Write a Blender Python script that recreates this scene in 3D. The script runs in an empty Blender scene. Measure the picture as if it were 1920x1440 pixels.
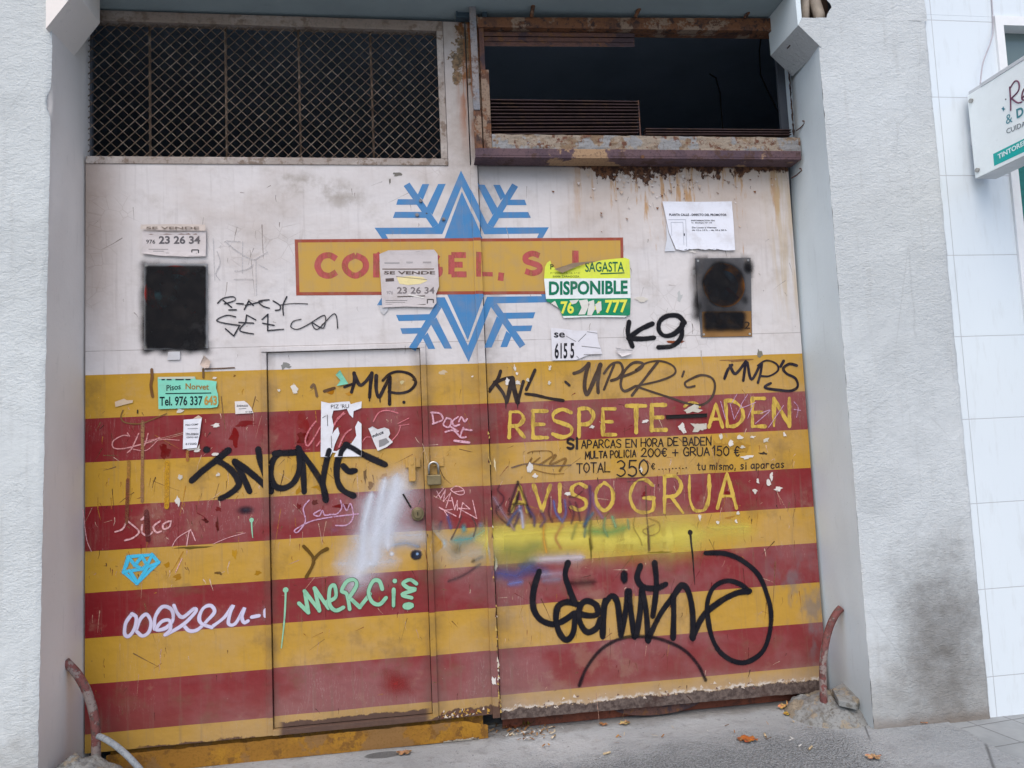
import bpy, bmesh, math, random
from mathutils import Vector, Matrix, noise
from mathutils.geometry import delaunay_2d_cdt

random.seed(7)
S = bpy.context.scene
COL = S.collection
R = math.radians

# ---------------------------------------------------------------- camera, sky, sun, exposure
F_PX = 1313.01
CAM = Vector((1.55532, -3.48638, 1.43495))
MROT = Matrix(((0.99096876, 0.03450381, -0.1295778),
               (-0.12646345, -0.08082453, -0.98867305),
               (-0.04458606, 0.99613096, -0.07573112)))
cd = bpy.data.cameras.new('camera')
cam = bpy.data.objects.new('camera', cd)
COL.objects.link(cam)
cam.matrix_world = Matrix.Translation(CAM) @ MROT.to_4x4()
cd.sensor_fit = 'HORIZONTAL'; cd.sensor_width = 36.0
cd.lens = F_PX * 36.0 / 1920.0
cd.clip_start = 0.05; cd.clip_end = 500
S.camera = cam

SUN_EL, SUN_AZ = 54.0, 197.0           # soft high light from the street, a little from the left
wd = bpy.data.worlds.new('World'); S.world = wd; wd.use_nodes = True
wn = wd.node_tree
bg = wn.nodes['Background']
sky = wn.nodes.new('ShaderNodeTexSky')
sky.sky_type = 'NISHITA'; sky.sun_disc = False
sky.sun_elevation = R(SUN_EL); sky.sun_rotation = R(SUN_AZ)
sky.air_density = 1.0; sky.dust_density = 2.5; sky.ozone_density = 1.0
wn.links.new(sky.outputs[0], bg.inputs[0]); bg.inputs[1].default_value = 0.15
sd = bpy.data.lights.new('sun', 'SUN'); sun = bpy.data.objects.new('sun', sd); COL.objects.link(sun)
sd.energy = 1.1; sd.angle = R(65); sd.color = (1.0, 0.94, 0.85)
az = R(SUN_AZ)
sdir = Vector((math.sin(az) * math.cos(R(SUN_EL)), math.cos(az) * math.cos(R(SUN_EL)), math.sin(R(SUN_EL))))
sun.rotation_euler = (-sdir).to_track_quat('-Z', 'Y').to_euler()
sun.location = (-2, -8, 8)
S.view_settings.view_transform = 'Standard'; S.view_settings.look = 'None'
S.view_settings.gamma = 1.0; S.view_settings.exposure = 0.46
S.cycles.transparent_max_bounces = 48

# ---------------------------------------------------------------- photo ray -> point on a plane of the place
def ray(u, v):
    return MROT @ Vector(((u - 960) / F_PX, -(v - 720) / F_PX, -1.0))
def on_y(u, v, y=0.0):
    d = ray(u, v); return CAM + d * ((y - CAM.y) / d.y)
def on_x(u, v, x):
    d = ray(u, v); return CAM + d * ((x - CAM.x) / d.x)
def on_z(u, v, z=0.0):
    d = ray(u, v); return CAM + d * ((z - CAM.z) / d.z)
def zoomed(ox, oy, s):
    return lambda x, y: (ox + x / s, oy + y / s)

# ---------------------------------------------------------------- node helpers
def lin(c):
    return tuple(((x / 255.0) / 12.92 if x / 255.0 <= 0.04045 else ((x / 255.0 + 0.055) / 1.055) ** 2.4) for x in c)

class NT:
    def __init__(self, name, rough=0.6, spec=0.4):
        self.m = bpy.data.materials.new(name); self.m.use_nodes = True
        self.t = self.m.node_tree
        self.b = self.t.nodes['Principled BSDF']; self.out = self.t.nodes['Material Output']
        self.b.inputs['Roughness'].default_value = rough
        self.b.inputs['Specular IOR Level'].default_value = spec
        g = self.t.nodes.new('ShaderNodeNewGeometry'); self.pos = g.outputs['Position']
        s = self.t.nodes.new('ShaderNodeSeparateXYZ'); self.t.links.new(self.pos, s.inputs[0])
        self.x, self.y, self.z = s.outputs
    def put(self, sock, v):
        if hasattr(v, 'links') or hasattr(v, 'is_linked'): self.t.links.new(v, sock)
        elif isinstance(v, (tuple, list)) and len(v) == 3 and sock.type == 'RGBA': sock.default_value = (*v, 1)
        else: sock.default_value = v
    def ma(self, op, a, b=0.0, c=0.0, clamp=False):
        n = self.t.nodes.new('ShaderNodeMath'); n.operation = op; n.use_clamp = clamp
        self.put(n.inputs[0], a); self.put(n.inputs[1], b); self.put(n.inputs[2], c); return n.outputs[0]
    def add(self, a, b): return self.ma('ADD', a, b)
    def sub(self, a, b): return self.ma('SUBTRACT', a, b)
    def mul(self, a, b, clamp=False): return self.ma('MULTIPLY', a, b, clamp=clamp)
    def step(self, v, lo, hi, a=0.0, b=1.0):
        n = self.t.nodes.new('ShaderNodeMapRange'); n.interpolation_type = 'SMOOTHSTEP'
        self.put(n.inputs[0], v)
        for i, k in enumerate((lo, hi, a, b)): self.put(n.inputs[i + 1], k)
        return n.outputs[0]
    def mix(self, f, a, b, mode='MIX'):
        n = self.t.nodes.new('ShaderNodeMix'); n.data_type = 'RGBA'; n.blend_type = mode
        self.put(n.inputs[0], f); self.put(n.inputs[6], a); self.put(n.inputs[7], b); return n.outputs[2]
    def map(self, sc=(1, 1, 1), loc=(0, 0, 0)):
        n = self.t.nodes.new('ShaderNodeMapping'); self.t.links.new(self.pos, n.inputs[0])
        n.inputs['Scale'].default_value = sc; n.inputs['Location'].default_value = loc; return n.outputs[0]
    def noise(self, scale, detail=4, sc=None, loc=(0, 0, 0), rough=0.55, dist=0.0):
        n = self.t.nodes.new('ShaderNodeTexNoise'); n.inputs['Scale'].default_value = scale
        n.inputs['Detail'].default_value = detail; n.inputs['Roughness'].default_value = rough
        n.inputs['Distortion'].default_value = dist
        self.t.links.new(self.map(sc or (1, 1, 1), loc), n.inputs['Vector']); return n.outputs['Fac']
    def voro(self, scale, sc=(1, 1, 1), feature='F1', loc=(0, 0, 0)):
        n = self.t.nodes.new('ShaderNodeTexVoronoi'); n.feature = feature; n.inputs['Scale'].default_value = scale
        self.t.links.new(self.map(sc, loc), n.inputs['Vector']); return n.outputs['Distance']
    def ramp(self, f, stops, interp='LINEAR'):
        n = self.t.nodes.new('ShaderNodeValToRGB'); self.put(n.inputs[0], f); e = n.color_ramp
        e.interpolation = interp
        while len(e.elements) < len(stops): e.elements.new(0.5)
        for el, (p, c) in zip(e.elements, stops): el.position = p; el.color = (*c, 1)
        return n.outputs[0]
    def bump(self, h, strength=0.5, dist=0.005, prev=None):
        n = self.t.nodes.new('ShaderNodeBump'); n.inputs['Strength'].default_value = strength
        n.inputs['Distance'].default_value = dist; self.put(n.inputs['Height'], h)
        if prev is not None: self.t.links.new(prev, n.inputs['Normal'])
        return n.outputs[0]
    def fin(self, col=None, rough=None, normal=None, metal=None):
        if col is not None: self.put(self.b.inputs['Base Color'], col)
        if rough is not None: self.put(self.b.inputs['Roughness'], rough)
        if normal is not None: self.t.links.new(normal, self.b.inputs['Normal'])
        if metal is not None: self.put(self.b.inputs['Metallic'], metal)
        return self.m
    def attr(self, name):
        n = self.t.nodes.new('ShaderNodeAttribute'); n.attribute_name = name; return n

# ---------------------------------------------------------------- mesh helpers
WL = {}
class MB:
    def __init__(self): self.v = []; self.f = []; self.mi = []; self.cov = []; self.col = []
    def vert(self, p, cov=1.0, col=(1, 1, 1)):
        self.v.append(tuple(p)); self.cov.append(cov); self.col.append(col); return len(self.v) - 1
    def face(self, idx, m=0): self.f.append(tuple(idx)); self.mi.append(m)
    def poly(self, pts, m=0, cov=1.0, col=(1, 1, 1)): self.face([self.vert(p, cov, col) for p in pts], m)
    def box(self, x0, x1, y0, y1, z0, z1, m=0, col=(1, 1, 1), bev=0.0):
        self.hexa([(x0, y0, z0), (x1, y0, z0), (x1, y1, z0), (x0, y1, z0)], [(x0, y0, z1), (x1, y0, z1), (x1, y1, z1), (x0, y1, z1)], m, col)
    def hexa(self, lo, hi, m=0, col=(1, 1, 1)):
        n = len(lo)
        a = [self.vert(p, 1, col) for p in lo]; b = [self.vert(p, 1, col) for p in hi]
        self.face(a[::-1], m); self.face(b, m)
        for i in range(n):
            j = (i + 1) % n; self.face((a[i], a[j], b[j], b[i]), m)
    def slab(self, pts, y0, y1, m=0, col=(1, 1, 1)):          # outline in x,z pushed from y0 (front) to y1
        area = sum(pts[i][0] * pts[(i + 1) % len(pts)][1] - pts[(i + 1) % len(pts)][0] * pts[i][1] for i in range(len(pts)))
        if area < 0: pts = pts[::-1]
        a = [self.vert((x, y0, z), 1, col) for x, z in pts]; b = [self.vert((x, y1, z), 1, col) for x, z in pts]
        n = len(pts); self.face(a, m); self.face(b[::-1], m)
        for i in range(n):
            j = (i + 1) % n; self.face((a[j], a[i], b[i], b[j]), m)
    def tube(self, path, rad, seg=10, m=0, col=(1, 1, 1), caps=True, cov=1.0):
        path = [Vector(p) for p in path]; n = len(path); rings = []
        rs = rad if isinstance(rad, (list, tuple)) else [rad] * n
        up = None
        for i in range(n):
            t = (path[min(i + 1, n - 1)] - path[max(i - 1, 0)]).normalized()
            if up is None: up = t.orthogonal().normalized()
            up = (up - t * up.dot(t)).normalized(); w = t.cross(up)
            rings.append([self.vert(path[i] + (up * math.cos(k * 2 * math.pi / seg) + w * math.sin(k * 2 * math.pi / seg)) * rs[i], cov, col) for k in range(seg)])
        for i in range(n - 1):
            for k in range(seg):
                l = (k + 1) % seg; self.face((rings[i][k], rings[i][l], rings[i + 1][l], rings[i + 1][k]), m)
        if caps: self.face(rings[0][::-1], m); self.face(rings[-1], m)
    def disc(self, c, rx, rz, y0, y1, seg=32, m=0, col=(1, 1, 1)):
        self.slab([(c[0] + rx * math.cos(k * 2 * math.pi / seg), c[1] + rz * math.sin(k * 2 * math.pi / seg)) for k in range(seg)], y0, y1, m, col)
    def grid(self, fn, nu, nv, m=0, cf=None):
        ids = []
        for j in range(nv + 1):
            for i in range(nu + 1):
                r = fn(i / nu, j / nv)
                if isinstance(r, tuple) and len(r) == 2: ids.append(self.vert(r[0], r[1][0], r[1][1]))
                else: ids.append(self.vert(r))
        for j in range(nv):
            for i in range(nu):
                a = j * (nu + 1) + i
                self.face((ids[a], ids[a + 1], ids[a + nu + 2], ids[a + nu + 1]), m)
    def build(self, name, mats, parent=None, origin=None, smooth=False, bevel=0.0):
        if parent is not None: o0 = WL[parent.name]
        elif origin is not None: o0 = Vector(origin)
        else:
            xs = [p[0] for p in self.v]; ys = [p[1] for p in self.v]; zs = [p[2] for p in self.v]
            o0 = Vector(((min(xs) + max(xs)) / 2, (min(ys) + max(ys)) / 2, min(zs)))
        me = bpy.data.meshes.new(name)
        me.from_pydata([(p[0] - o0.x, p[1] - o0.y, p[2] - o0.z) for p in self.v], [], self.f)
        if not isinstance(mats, (list, tuple)): mats = [mats]
        for mt in mats: me.materials.append(mt)
        me.polygons.foreach_set('material_index', self.mi)
        if smooth: me.polygons.foreach_set('use_smooth', [True] * len(self.f))
        a = me.attributes.new('cov', 'FLOAT', 'POINT'); a.data.foreach_set('value', self.cov)
        c = me.attributes.new('col', 'FLOAT_COLOR', 'POINT')
        c.data.foreach_set('color', [k for q in self.col for k in (*q, 1.0)])
        me.update()
        o = bpy.data.objects.new(name, me); COL.objects.link(o)
        if parent is not None: o.parent = parent
        else: o.location = o0
        WL[o.name] = o0
        if bevel:
            b = o.modifiers.new('bevel', 'BEVEL'); b.width = bevel; b.segments = 2; b.limit_method = 'ANGLE'
        return o

def thing(name, label, cat, loc, group=None):
    o = bpy.data.objects.new(name, None); COL.objects.link(o); o.location = loc
    o.empty_display_size = 0.1
    o['label'] = label; o['category'] = cat
    if group: o['group'] = group
    WL[o.name] = Vector(loc); return o
def tag(o, label, cat, group=None):
    o['label'] = label; o['category'] = cat
    if group: o['group'] = group
    return o
def structure(o): o['kind'] = 'structure'; return o

# ---------------------------------------------------------------- materials
def m_stucco(name, base, stain=True):
    n = NT(name, 0.92, 0.15)
    big = n.noise(1.6, 4); mid = n.noise(14, 5); fine = n.noise(95, 6, rough=0.7); ridg = n.noise(52, 5, sc=(0.7, 1, 1.4), dist=0.9)
    c = n.mix(n.step(big, 0.35, 0.7), base, tuple(k * 0.9 for k in base))
    c = n.mix(n.mul(n.step(mid, 0.55, 0.75), 0.35), c, tuple(k * 0.8 for k in base))
    streak = n.noise(5, 4, sc=(6, 1, 0.5))
    c = n.mix(n.mul(n.step(streak, 0.54, 0.75), 0.18), c, (0.30, 0.29, 0.27))
    low = n.step(n.add(n.z, n.mul(mid, 0.5)), 0.30, 0.75, 1.0, 0.0)
    c = n.mix(n.mul(low, 0.55), c, (0.24, 0.22, 0.195))
    if stain:     # soot patch on the right hand pillar
        d = n.ma('POWER', n.mul(n.sub(n.x, 4.0), 3.4), 2.0); e = n.ma('POWER', n.mul(n.sub(n.z, 0.36), 1.9), 2.0)
        rr = n.add(n.ma('SQRT', n.add(d, e)), n.add(n.mul(n.sub(n.noise(3, 6, rough=0.65), 0.5), 1.6), n.mul(n.sub(n.noise(16, 5, rough=0.7), 0.5), 0.7)))
        c = n.mix(n.mul(n.step(rr, -0.1, 1.35, 1.0, 0.0), 0.85), c, (0.13, 0.118, 0.105))
    crack = n.step(n.voro(1.7, (1, 1, 0.6), 'DISTANCE_TO_EDGE', (3.1, 0, 1.7)), 0.0, 0.006, 1.0, 0.0)
    crack = n.mul(crack, n.step(n.noise(2.2, 2), 0.50, 0.60))
    c = n.mix(n.mul(crack, 0.16), c, (0.15, 0.15, 0.14))
    h = n.add(n.add(n.mul(ridg, 0.9), n.mul(fine, 0.45)), n.mul(mid, 0.12))
    c = n.mix(n.mul(n.step(n.noise(2.8, 6, loc=(4, 4, 1), rough=0.65), 0.50, 0.66), 0.30), c, tuple(k * 0.72 for k in base))
    c = n.mix(n.mul(n.step(n.add(n.z, n.mul(mid, 0.06)), 0.03, 0.10, 1, 0), 0.6), c, (0.16, 0.12, 0.09))
    sm = n.step(n.add(n.noise(1.3, 5, loc=(7, 0, 3)), n.mul(n.z, 0.10)), 0.48, 0.66, 0.25, 1.0)
    return n.fin(c, None, n.bump(n.mul(h, sm), 0.65, 0.010))
def m_plaster(name, base, dirt):
    n = NT(name, 0.85, 0.2)
    a = n.noise(2.2, 5); b = n.noise(9, 5, sc=(4, 4, 0.7)); f = n.noise(60, 4)
    c = n.mix(n.step(a, 0.35, 0.75), base, dirt)
    c = n.mix(n.mul(n.step(b, 0.58, 0.75), 0.16), c, tuple(k * 0.6 for k in dirt))
    sp = n.step(n.voro(26), 0.03, 0.06, 1, 0); c = n.mix(n.mul(sp, 0.4), c, (0.12, 0.11, 0.1))
    low = n.step(n.add(n.z, n.mul(a, 0.4)), 0.25, 0.7, 1, 0)
    c = n.mix(n.mul(low, 0.4), c, (0.2, 0.19, 0.18))
    return n.fin(c, None, n.bump(n.add(f, n.mul(b, 0.25)), 0.25, 0.003))

M = {}
M['stucco_left'] = m_stucco('stucco_left', (0.60, 0.63, 0.635), False)
M['stucco'] = m_stucco('stucco', (0.575, 0.605, 0.62))
M['jamb_warm'] = m_plaster('jamb_warm', (0.82, 0.765, 0.725), (0.75, 0.695, 0.655))  # base lifted in place of bounce light missing on the left jamb
M['jamb_grey'] = m_plaster('jamb_grey', (0.71, 0.79, 0.825), (0.65, 0.73, 0.765))  # missing bounce light on the right jamb put into its base
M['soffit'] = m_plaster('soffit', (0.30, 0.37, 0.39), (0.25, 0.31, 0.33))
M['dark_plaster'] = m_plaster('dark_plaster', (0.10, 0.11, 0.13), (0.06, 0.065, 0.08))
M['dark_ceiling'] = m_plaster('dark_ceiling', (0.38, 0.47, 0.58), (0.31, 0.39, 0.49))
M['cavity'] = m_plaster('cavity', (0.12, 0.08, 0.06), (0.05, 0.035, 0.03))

def door_material(name, right):
    n = NT(name, 0.55, 0.16)
    W = lin((208, 203, 203)); Y = lin((186, 143, 44)); RD = lin((126, 22, 28))
    zb = [0.181, 0.398, 0.595, 0.800, 0.995, 1.202, 1.394, 1.602, 1.800]
    stops = [(0.0, Y)] + [(z / 4.0, (RD, Y)[i % 2] if i < 8 else W) for i, z in enumerate(zb)]
    wob = n.mul(n.sub(n.noise(3.0, 2), 0.5), 0.006)
    base = n.ramp(n.mul(n.add(n.z, wob), 0.25), stops, 'CONSTANT')
    # chalky fading, the left end stays deeper
    lo = n.noise(1.7, 5, sc=(1, 1, 1.3)); med = n.noise(7, 6, rough=0.65); fi = n.noise(45, 5, rough=0.7)
    fade = n.mul(n.step(n.x, -0.1, 0.9, 0.12, 1.0), n.step(n.add(n.mul(lo, 0.75), n.mul(med, 0.25)), 0.42, 0.58, 0.28, 1.0))
    low = n.step(n.z, 1.75, 1.85, 1.0, 0.0)
    c = n.mix(n.mul(n.mul(fade, low), n.step(n.z, 1.2, 0.2, 0.17, 0.24)), base, (0.44, 0.36, 0.36))
    # vertical dirty streaks
    st = n.noise(9, 5, sc=(5, 1, 0.28), rough=0.6); st2 = n.noise(3, 5, sc=(10, 1, 0.5), loc=(4, 0, 2))
    c = n.mix(n.mul(n.mul(n.step(st, 0.53, 0.74), n.add(0.35, n.mul(low, 0.65))), 0.30), c, (0.20, 0.15, 0.11))
    c = n.mix(n.mul(n.step(st2, 0.56, 0.75), 0.22), c, (0.13, 0.10, 0.09))
    c = n.mix(n.mul(n.step(med, 0.60, 0.78), 0.18), c, (0.16, 0.12, 0.09))
    # worn spots and scratches
    sp = n.mul(n.step(n.voro(17, loc=(1, 2, 3)), 0.035, 0.07, 1, 0), n.step(n.noise(2.6, 2, loc=(5, 5, 5)), 0.5, 0.62))
    c = n.mix(n.mul(sp, 0.6), c, (0.07, 0.05, 0.045))
    sp2 = n.mul(n.step(n.voro(30, loc=(7, 2, 1)), 0.03, 0.06, 1, 0), n.step(n.noise(3.1, 2, loc=(9, 1, 5)), 0.55, 0.65))
    c = n.mix(n.mul(sp2, 0.6), c, (0.6, 0.55, 0.5))
    scr = n.noise(26, 3, sc=(1.0, 1, 0.12), dist=2.5, loc=(2, 0, 0))
    c = n.mix(n.mul(n.step(n.ma('ABSOLUTE', n.sub(scr, 0.5)), 0.0, 0.010, 1, 0), n.mul(n.step(lo, 0.5, 0.6), 0.28)), c, (0.5, 0.42, 0.40))
    sm = n.mul(n.step(n.ma('ABSOLUTE', n.sub(n.x, 1.885)), 0.015, 0.16, 1, 0), n.step(med, 0.35, 0.65, 0.25, 1.0))  # darker towards the meeting seam
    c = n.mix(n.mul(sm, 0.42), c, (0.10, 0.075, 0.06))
    wkm = n.mul(n.step(n.ma('ABSOLUTE', n.sub(n.x, 1.572)), 0.02, 0.085, 1, 0), n.step(n.z, 1.95, 1.85))  # darker bands along both sides of the wicket
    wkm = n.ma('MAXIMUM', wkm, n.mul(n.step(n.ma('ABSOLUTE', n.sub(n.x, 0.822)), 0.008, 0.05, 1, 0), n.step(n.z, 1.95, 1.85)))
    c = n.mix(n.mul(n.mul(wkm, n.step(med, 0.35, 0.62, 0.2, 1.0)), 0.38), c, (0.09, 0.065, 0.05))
    blot = n.noise(4.2, 6, loc=(11, 3, 7), rough=0.68)
    c = n.mix(n.mul(n.mul(n.step(blot, 0.54, 0.70), low), 0.38), c, (0.15, 0.095, 0.05))
    c = n.mix(n.mul(n.mul(n.step(blot, 0.44, 0.32), low), 0.22), c, (0.40, 0.30, 0.20))
    lowg = n.mul(n.step(n.add(n.z, n.mul(med, 0.25)), 0.18, 0.55, 1, 0), 0.26)
    c = n.mix(lowg, c, (0.20, 0.155, 0.12))
    # smears of brown grime on the white part
    wh = n.step(n.z, 1.8, 1.9)
    gr = n.step(n.add(lo, n.mul(n.sub(n.z, 2.3), 0.05)), 0.46, 0.72)
    c = n.mix(n.mul(n.mul(gr, wh), 0.42), c, (0.36, 0.28, 0.23))
    c = n.mix(n.mul(n.mul(n.step(med, 0.50, 0.68), wh), 0.22), c, (0.34, 0.29, 0.25))
    if not right:
        ed = n.mul(n.step(n.add(n.x, n.mul(med, 0.12)), 0.04, 0.34, 1, 0), n.step(n.z, 1.75, 2.5))
        c = n.mix(n.mul(ed, 0.72), c, (0.25, 0.17, 0.12))
        stl = n.mul(n.step(n.x, 1.66, 1.74), n.step(n.z, 2.55, 2.95)); c = n.mix(n.mul(stl, n.step(med, 0.3, 0.7, 0.45, 0.8)), c, (0.34, 0.29, 0.26))
        smear = n.mul(n.step(n.ma('ABSOLUTE', n.sub(n.sub(n.z, 2.73), n.mul(n.sub(n.x, 1.0), -0.22))), 0.02, 0.10, 1, 0), n.mul(n.step(n.x, 0.75, 1.0), n.step(n.x, 1.2, 1.4, 1, 0)))
        c = n.mix(n.mul(n.mul(smear, n.step(med, 0.4, 0.65)), 0.6), c, (0.25, 0.21, 0.17))
        # flaking paint and rust high on the right stile
        k = n.mul(n.step(n.x, 1.70, 1.80), n.step(n.z, 3.0, 3.35))
        fl = n.step(n.add(n.mul(k, 0.42), n.noise(11, 6, loc=(3, 1, 0), rough=0.7)), 0.86, 0.90)
        c = n.mix(fl, c, n.mix(n.step(fi, 0.4, 0.6), (0.10, 0.075, 0.05), (0.24, 0.16, 0.09)))
        rs = n.mul(n.mul(n.step(n.x, 1.78, 1.84), n.step(n.z, 2.85, 3.15)), n.step(n.noise(6, 4, sc=(5, 1, 0.6)), 0.42, 0.55))
        c = n.mix(n.mul(rs, 0.8), c, (0.30, 0.10, 0.03))
        rustz = n.add(n.z, n.mul(n.noise(7, 6, rough=0.7), -0.10))
        wkb = n.mul(n.mul(n.step(n.sub(n.z, n.mul(n.noise(15, 6, rough=0.75), 0.05)), 0.128, 0.134, 1, 0), n.step(n.z, 0.100, 0.106)), n.mul(n.step(n.x, 0.84, 0.87), n.step(n.x, 1.56, 1.52)))
        c = n.mix(n.mul(wkb, 0.95), c, n.mix(fi, (0.06, 0.035, 0.035), (0.13, 0.08, 0.065)))
        k2 = n.mul(n.step(n.sub(rustz, n.step(n.x, 1.45, 1.75, -0.018, 0.022)), 0.072, 0.080, 1, 0), n.step(n.x, 0.15, 0.30))
        c = n.mix(k2, c, n.mix(fi, (0.06, 0.035, 0.03), (0.16, 0.09, 0.06)))
    else:
        top = n.sub(2.83, n.z)                                  # metres under the window frame
        reach = n.mul(n.step(n.x, 2.05, 2.7), n.step(n.x, 3.7, 3.3, 0.6, 1.0))
        s1 = n.noise(4, 6, sc=(3.6, 1, 0.45), loc=(1, 0, 0), rough=0.68); s2 = n.noise(8, 6, sc=(1.6, 1, 1), rough=0.7)
        len_ = n.mul(n.mul(reach, n.step(s1, 0.42, 0.72)), 0.62)
        rs = n.mul(n.mul(n.step(n.sub(top, len_), -0.25, 0.05, 1, 0), n.step(s1, 0.50, 0.60)), n.step(med, 0.3, 0.55, 0.5, 1.0))
        c = n.mix(n.mul(rs, n.mul(reach, 0.92)), c, n.mix(s2, (0.40, 0.165, 0.04), (0.50, 0.31, 0.13)))
        wash = n.mul(n.step(top, 0.0, 0.5, 1, 0), reach)
        c = n.mix(n.mul(wash, 0.42), c, (0.42, 0.29, 0.18))
        edge = n.mul(n.step(n.x, 3.40, 3.52), n.mul(n.step(n.z, 1.9, 2.2), n.step(n.noise(5, 4, sc=(6, 1, 0.4), loc=(0, 0, 4)), 0.4, 0.6)))
        c = n.mix(n.mul(edge, 0.55), c, (0.48, 0.36, 0.20))
        peel = n.sub(top, n.mul(n.step(s2, 0.40, 0.70), n.mul(n.mul(n.step(n.x, 2.35, 2.6), n.step(n.x, 3.45, 2.95, 0.25, 1.0)), 0.15)))
        pk = n.step(peel, -0.006, 0.006, 1, 0)
        c = n.mix(pk, c, n.mix(n.step(fi, 0.4, 0.62), (0.045, 0.024, 0.02), (0.16, 0.075, 0.04)))
        gy = n.mul(n.step(top, 0.02, 0.10, 1, 0), n.step(n.x, 2.45, 2.3))  # shade under the left part of the window frame, painted grey
        c = n.mix(n.mul(gy, 0.45), c, (0.18, 0.19, 0.22))
        # bare rusted lower edge with a pale lip of lifted paint
        nz = n.noise(13, 8, sc=(1, 1, 1), rough=0.78); e = n.sub(n.z, n.add(0.075, n.mul(nz, 0.085)))
        lip = n.mul(n.step(e, 0.0, 0.004), n.step(e, 0.022, 0.006))
        c = n.mix(n.mul(n.step(e, 0.11, 0.0), 0.40), c, (0.40, 0.32, 0.28))
        c = n.mix(n.mul(lip, n.step(n.noise(22, 5, loc=(0, 0, 6), rough=0.7), 0.44, 0.56, 0.05, 0.85)), c, (0.62, 0.58, 0.54))
        bl = n.step(e, 0.002, -0.002)
        rc = n.mix(n.step(fi, 0.35, 0.65), (0.062, 0.044, 0.040), (0.15, 0.115, 0.10))
        rc = n.mix(n.step(med, 0.55, 0.7), rc, (0.06, 0.035, 0.03))
        c = n.mix(bl, c, rc)
        # grey scuffs near the right edge
        sc_ = n.mul(n.mul(n.step(n.add(n.x, n.mul(n.z, 0.5)), 3.55, 3.72), n.step(n.z, 0.85, 0.6)), n.step(n.noise(10, 5, sc=(1, 1, 0.5), loc=(8, 0, 1)), 0.45, 0.62))
        c = n.mix(n.mul(sc_, 0.65), c, (0.17, 0.16, 0.17))
    # sheet joint
    j = n.step(n.ma('ABSOLUTE', n.sub(n.z, 1.925)), 0.0008, 0.0022, 1, 0)
    c = n.mix(n.mul(j, n.step(med, 0.35, 0.5, 0.25, 0.6)), c, (0.14, 0.11, 0.10))
    crk = n.mul(n.step(n.voro(14, feature='DISTANCE_TO_EDGE'), 0.0, 0.03, 1, 0), n.mul(n.step(n.noise(1.9, 3, loc=(2, 2, 2)), 0.56, 0.64), wh))
    c = n.mix(n.mul(crk, 0.30), c, (0.25, 0.2, 0.17))
    b1 = n.bump(n.add(n.mul(lo, 3.0), n.mul(med, 0.30)), 0.6, 0.014)
    b2 = n.bump(n.add(fi, n.mul(crk, -2.0)), 0.16, 0.002, b1)
    rg = n.add(0.42, n.mul(med, 0.3))
    return n.fin(c, rg, b2)
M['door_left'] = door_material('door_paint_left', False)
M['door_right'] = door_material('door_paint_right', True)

def rusty(name, cols, scale=9, metal=0.0):
    n = NT(name, 0.8, 0.25)
    a = n.noise(scale, 7, rough=0.7); b = n.noise(scale * 3, 6, loc=(3, 3, 3), rough=0.7); f = n.noise(90, 5)
    c = n.mix(n.step(a, 0.40, 0.52), cols[0], cols[1])
    c = n.mix(n.step(b, 0.52, 0.60), c, cols[2])
    if len(cols) > 3: c = n.mix(n.step(n.noise(scale * 0.9, 6, loc=(9, 4, 2), rough=0.65), 0.52, 0.56), c, cols[3])
    c = n.mix(n.mul(n.step(f, 0.5, 0.7), 0.5), c, tuple(k * 0.4 for k in cols[0]))
    return n.fin(c, None, n.bump(n.add(a, n.add(n.mul(b, 0.7), n.mul(f, 0.3))), 0.6, 0.006))
M['rust_dark'] = rusty('rust_dark', [(0.075, 0.040, 0.034), (0.11, 0.055, 0.045), (0.14, 0.065, 0.03), (0.055, 0.035, 0.04)])
M['rust_black'] = rusty('rust_black', [(0.040, 0.024, 0.024), (0.055, 0.032, 0.034), (0.075, 0.042, 0.03)])
M['rust_orange'] = rusty('rust_orange', [(0.10, 0.05, 0.034), (0.17, 0.075, 0.038), (0.05, 0.032, 0.03), (0.24, 0.17, 0.125)])
M['rust_cream'] = rusty('rust_cream', [(0.20, 0.135, 0.085), (0.29, 0.24, 0.19), (0.13, 0.055, 0.035), (0.25, 0.25, 0.255)], 8)
M['rust_purple'] = rusty('rust_purple', [(0.085, 0.055, 0.07), (0.12, 0.075, 0.085), (0.08, 0.045, 0.04), (0.34, 0.22, 0.13)], 4)
M['grey_bar'] = rusty('grey_bar', [(0.20, 0.20, 0.22), (0.24, 0.22, 0.22), (0.13, 0.08, 0.06)], 6)
M['grille_rust'] = rusty('grille_rust', [(0.085, 0.055, 0.038), (0.12, 0.08, 0.056), (0.26, 0.20, 0.155)], 11)
M['frame_beige'] = rusty('frame_beige', [(0.34, 0.29, 0.26), (0.27, 0.22, 0.19), (0.19, 0.14, 0.11)], 4)
M['frame_white'] = rusty('frame_white', [(0.44, 0.39, 0.36), (0.34, 0.29, 0.26), (0.20, 0.15, 0.12)], 5)
M['sill_yellow'] = rusty('sill_yellow', [lin((158, 114, 36)), lin((142, 100, 38)), lin((118, 82, 36)), lin((132, 98, 58))], 4)
M['red_pipe'] = rusty('red_pipe', [(0.15, 0.055, 0.052), (0.20, 0.075, 0.07), (0.11, 0.08, 0.072), (0.26, 0.21, 0.195)], 14)
M['redbrown'] = rusty('redbrown', [(0.19, 0.06, 0.035), (0.14, 0.045, 0.028), (0.09, 0.035, 0.025)], 4)
M['footing'] = rusty('footing', [(0.20, 0.20, 0.195), (0.24, 0.245, 0.24), (0.15, 0.145, 0.13), (0.26, 0.22, 0.165)], 9)
M['hose'] = rusty('hose', [(0.20, 0.22, 0.24), (0.25, 0.27, 0.29), (0.16, 0.17, 0.19)], 12)

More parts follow.
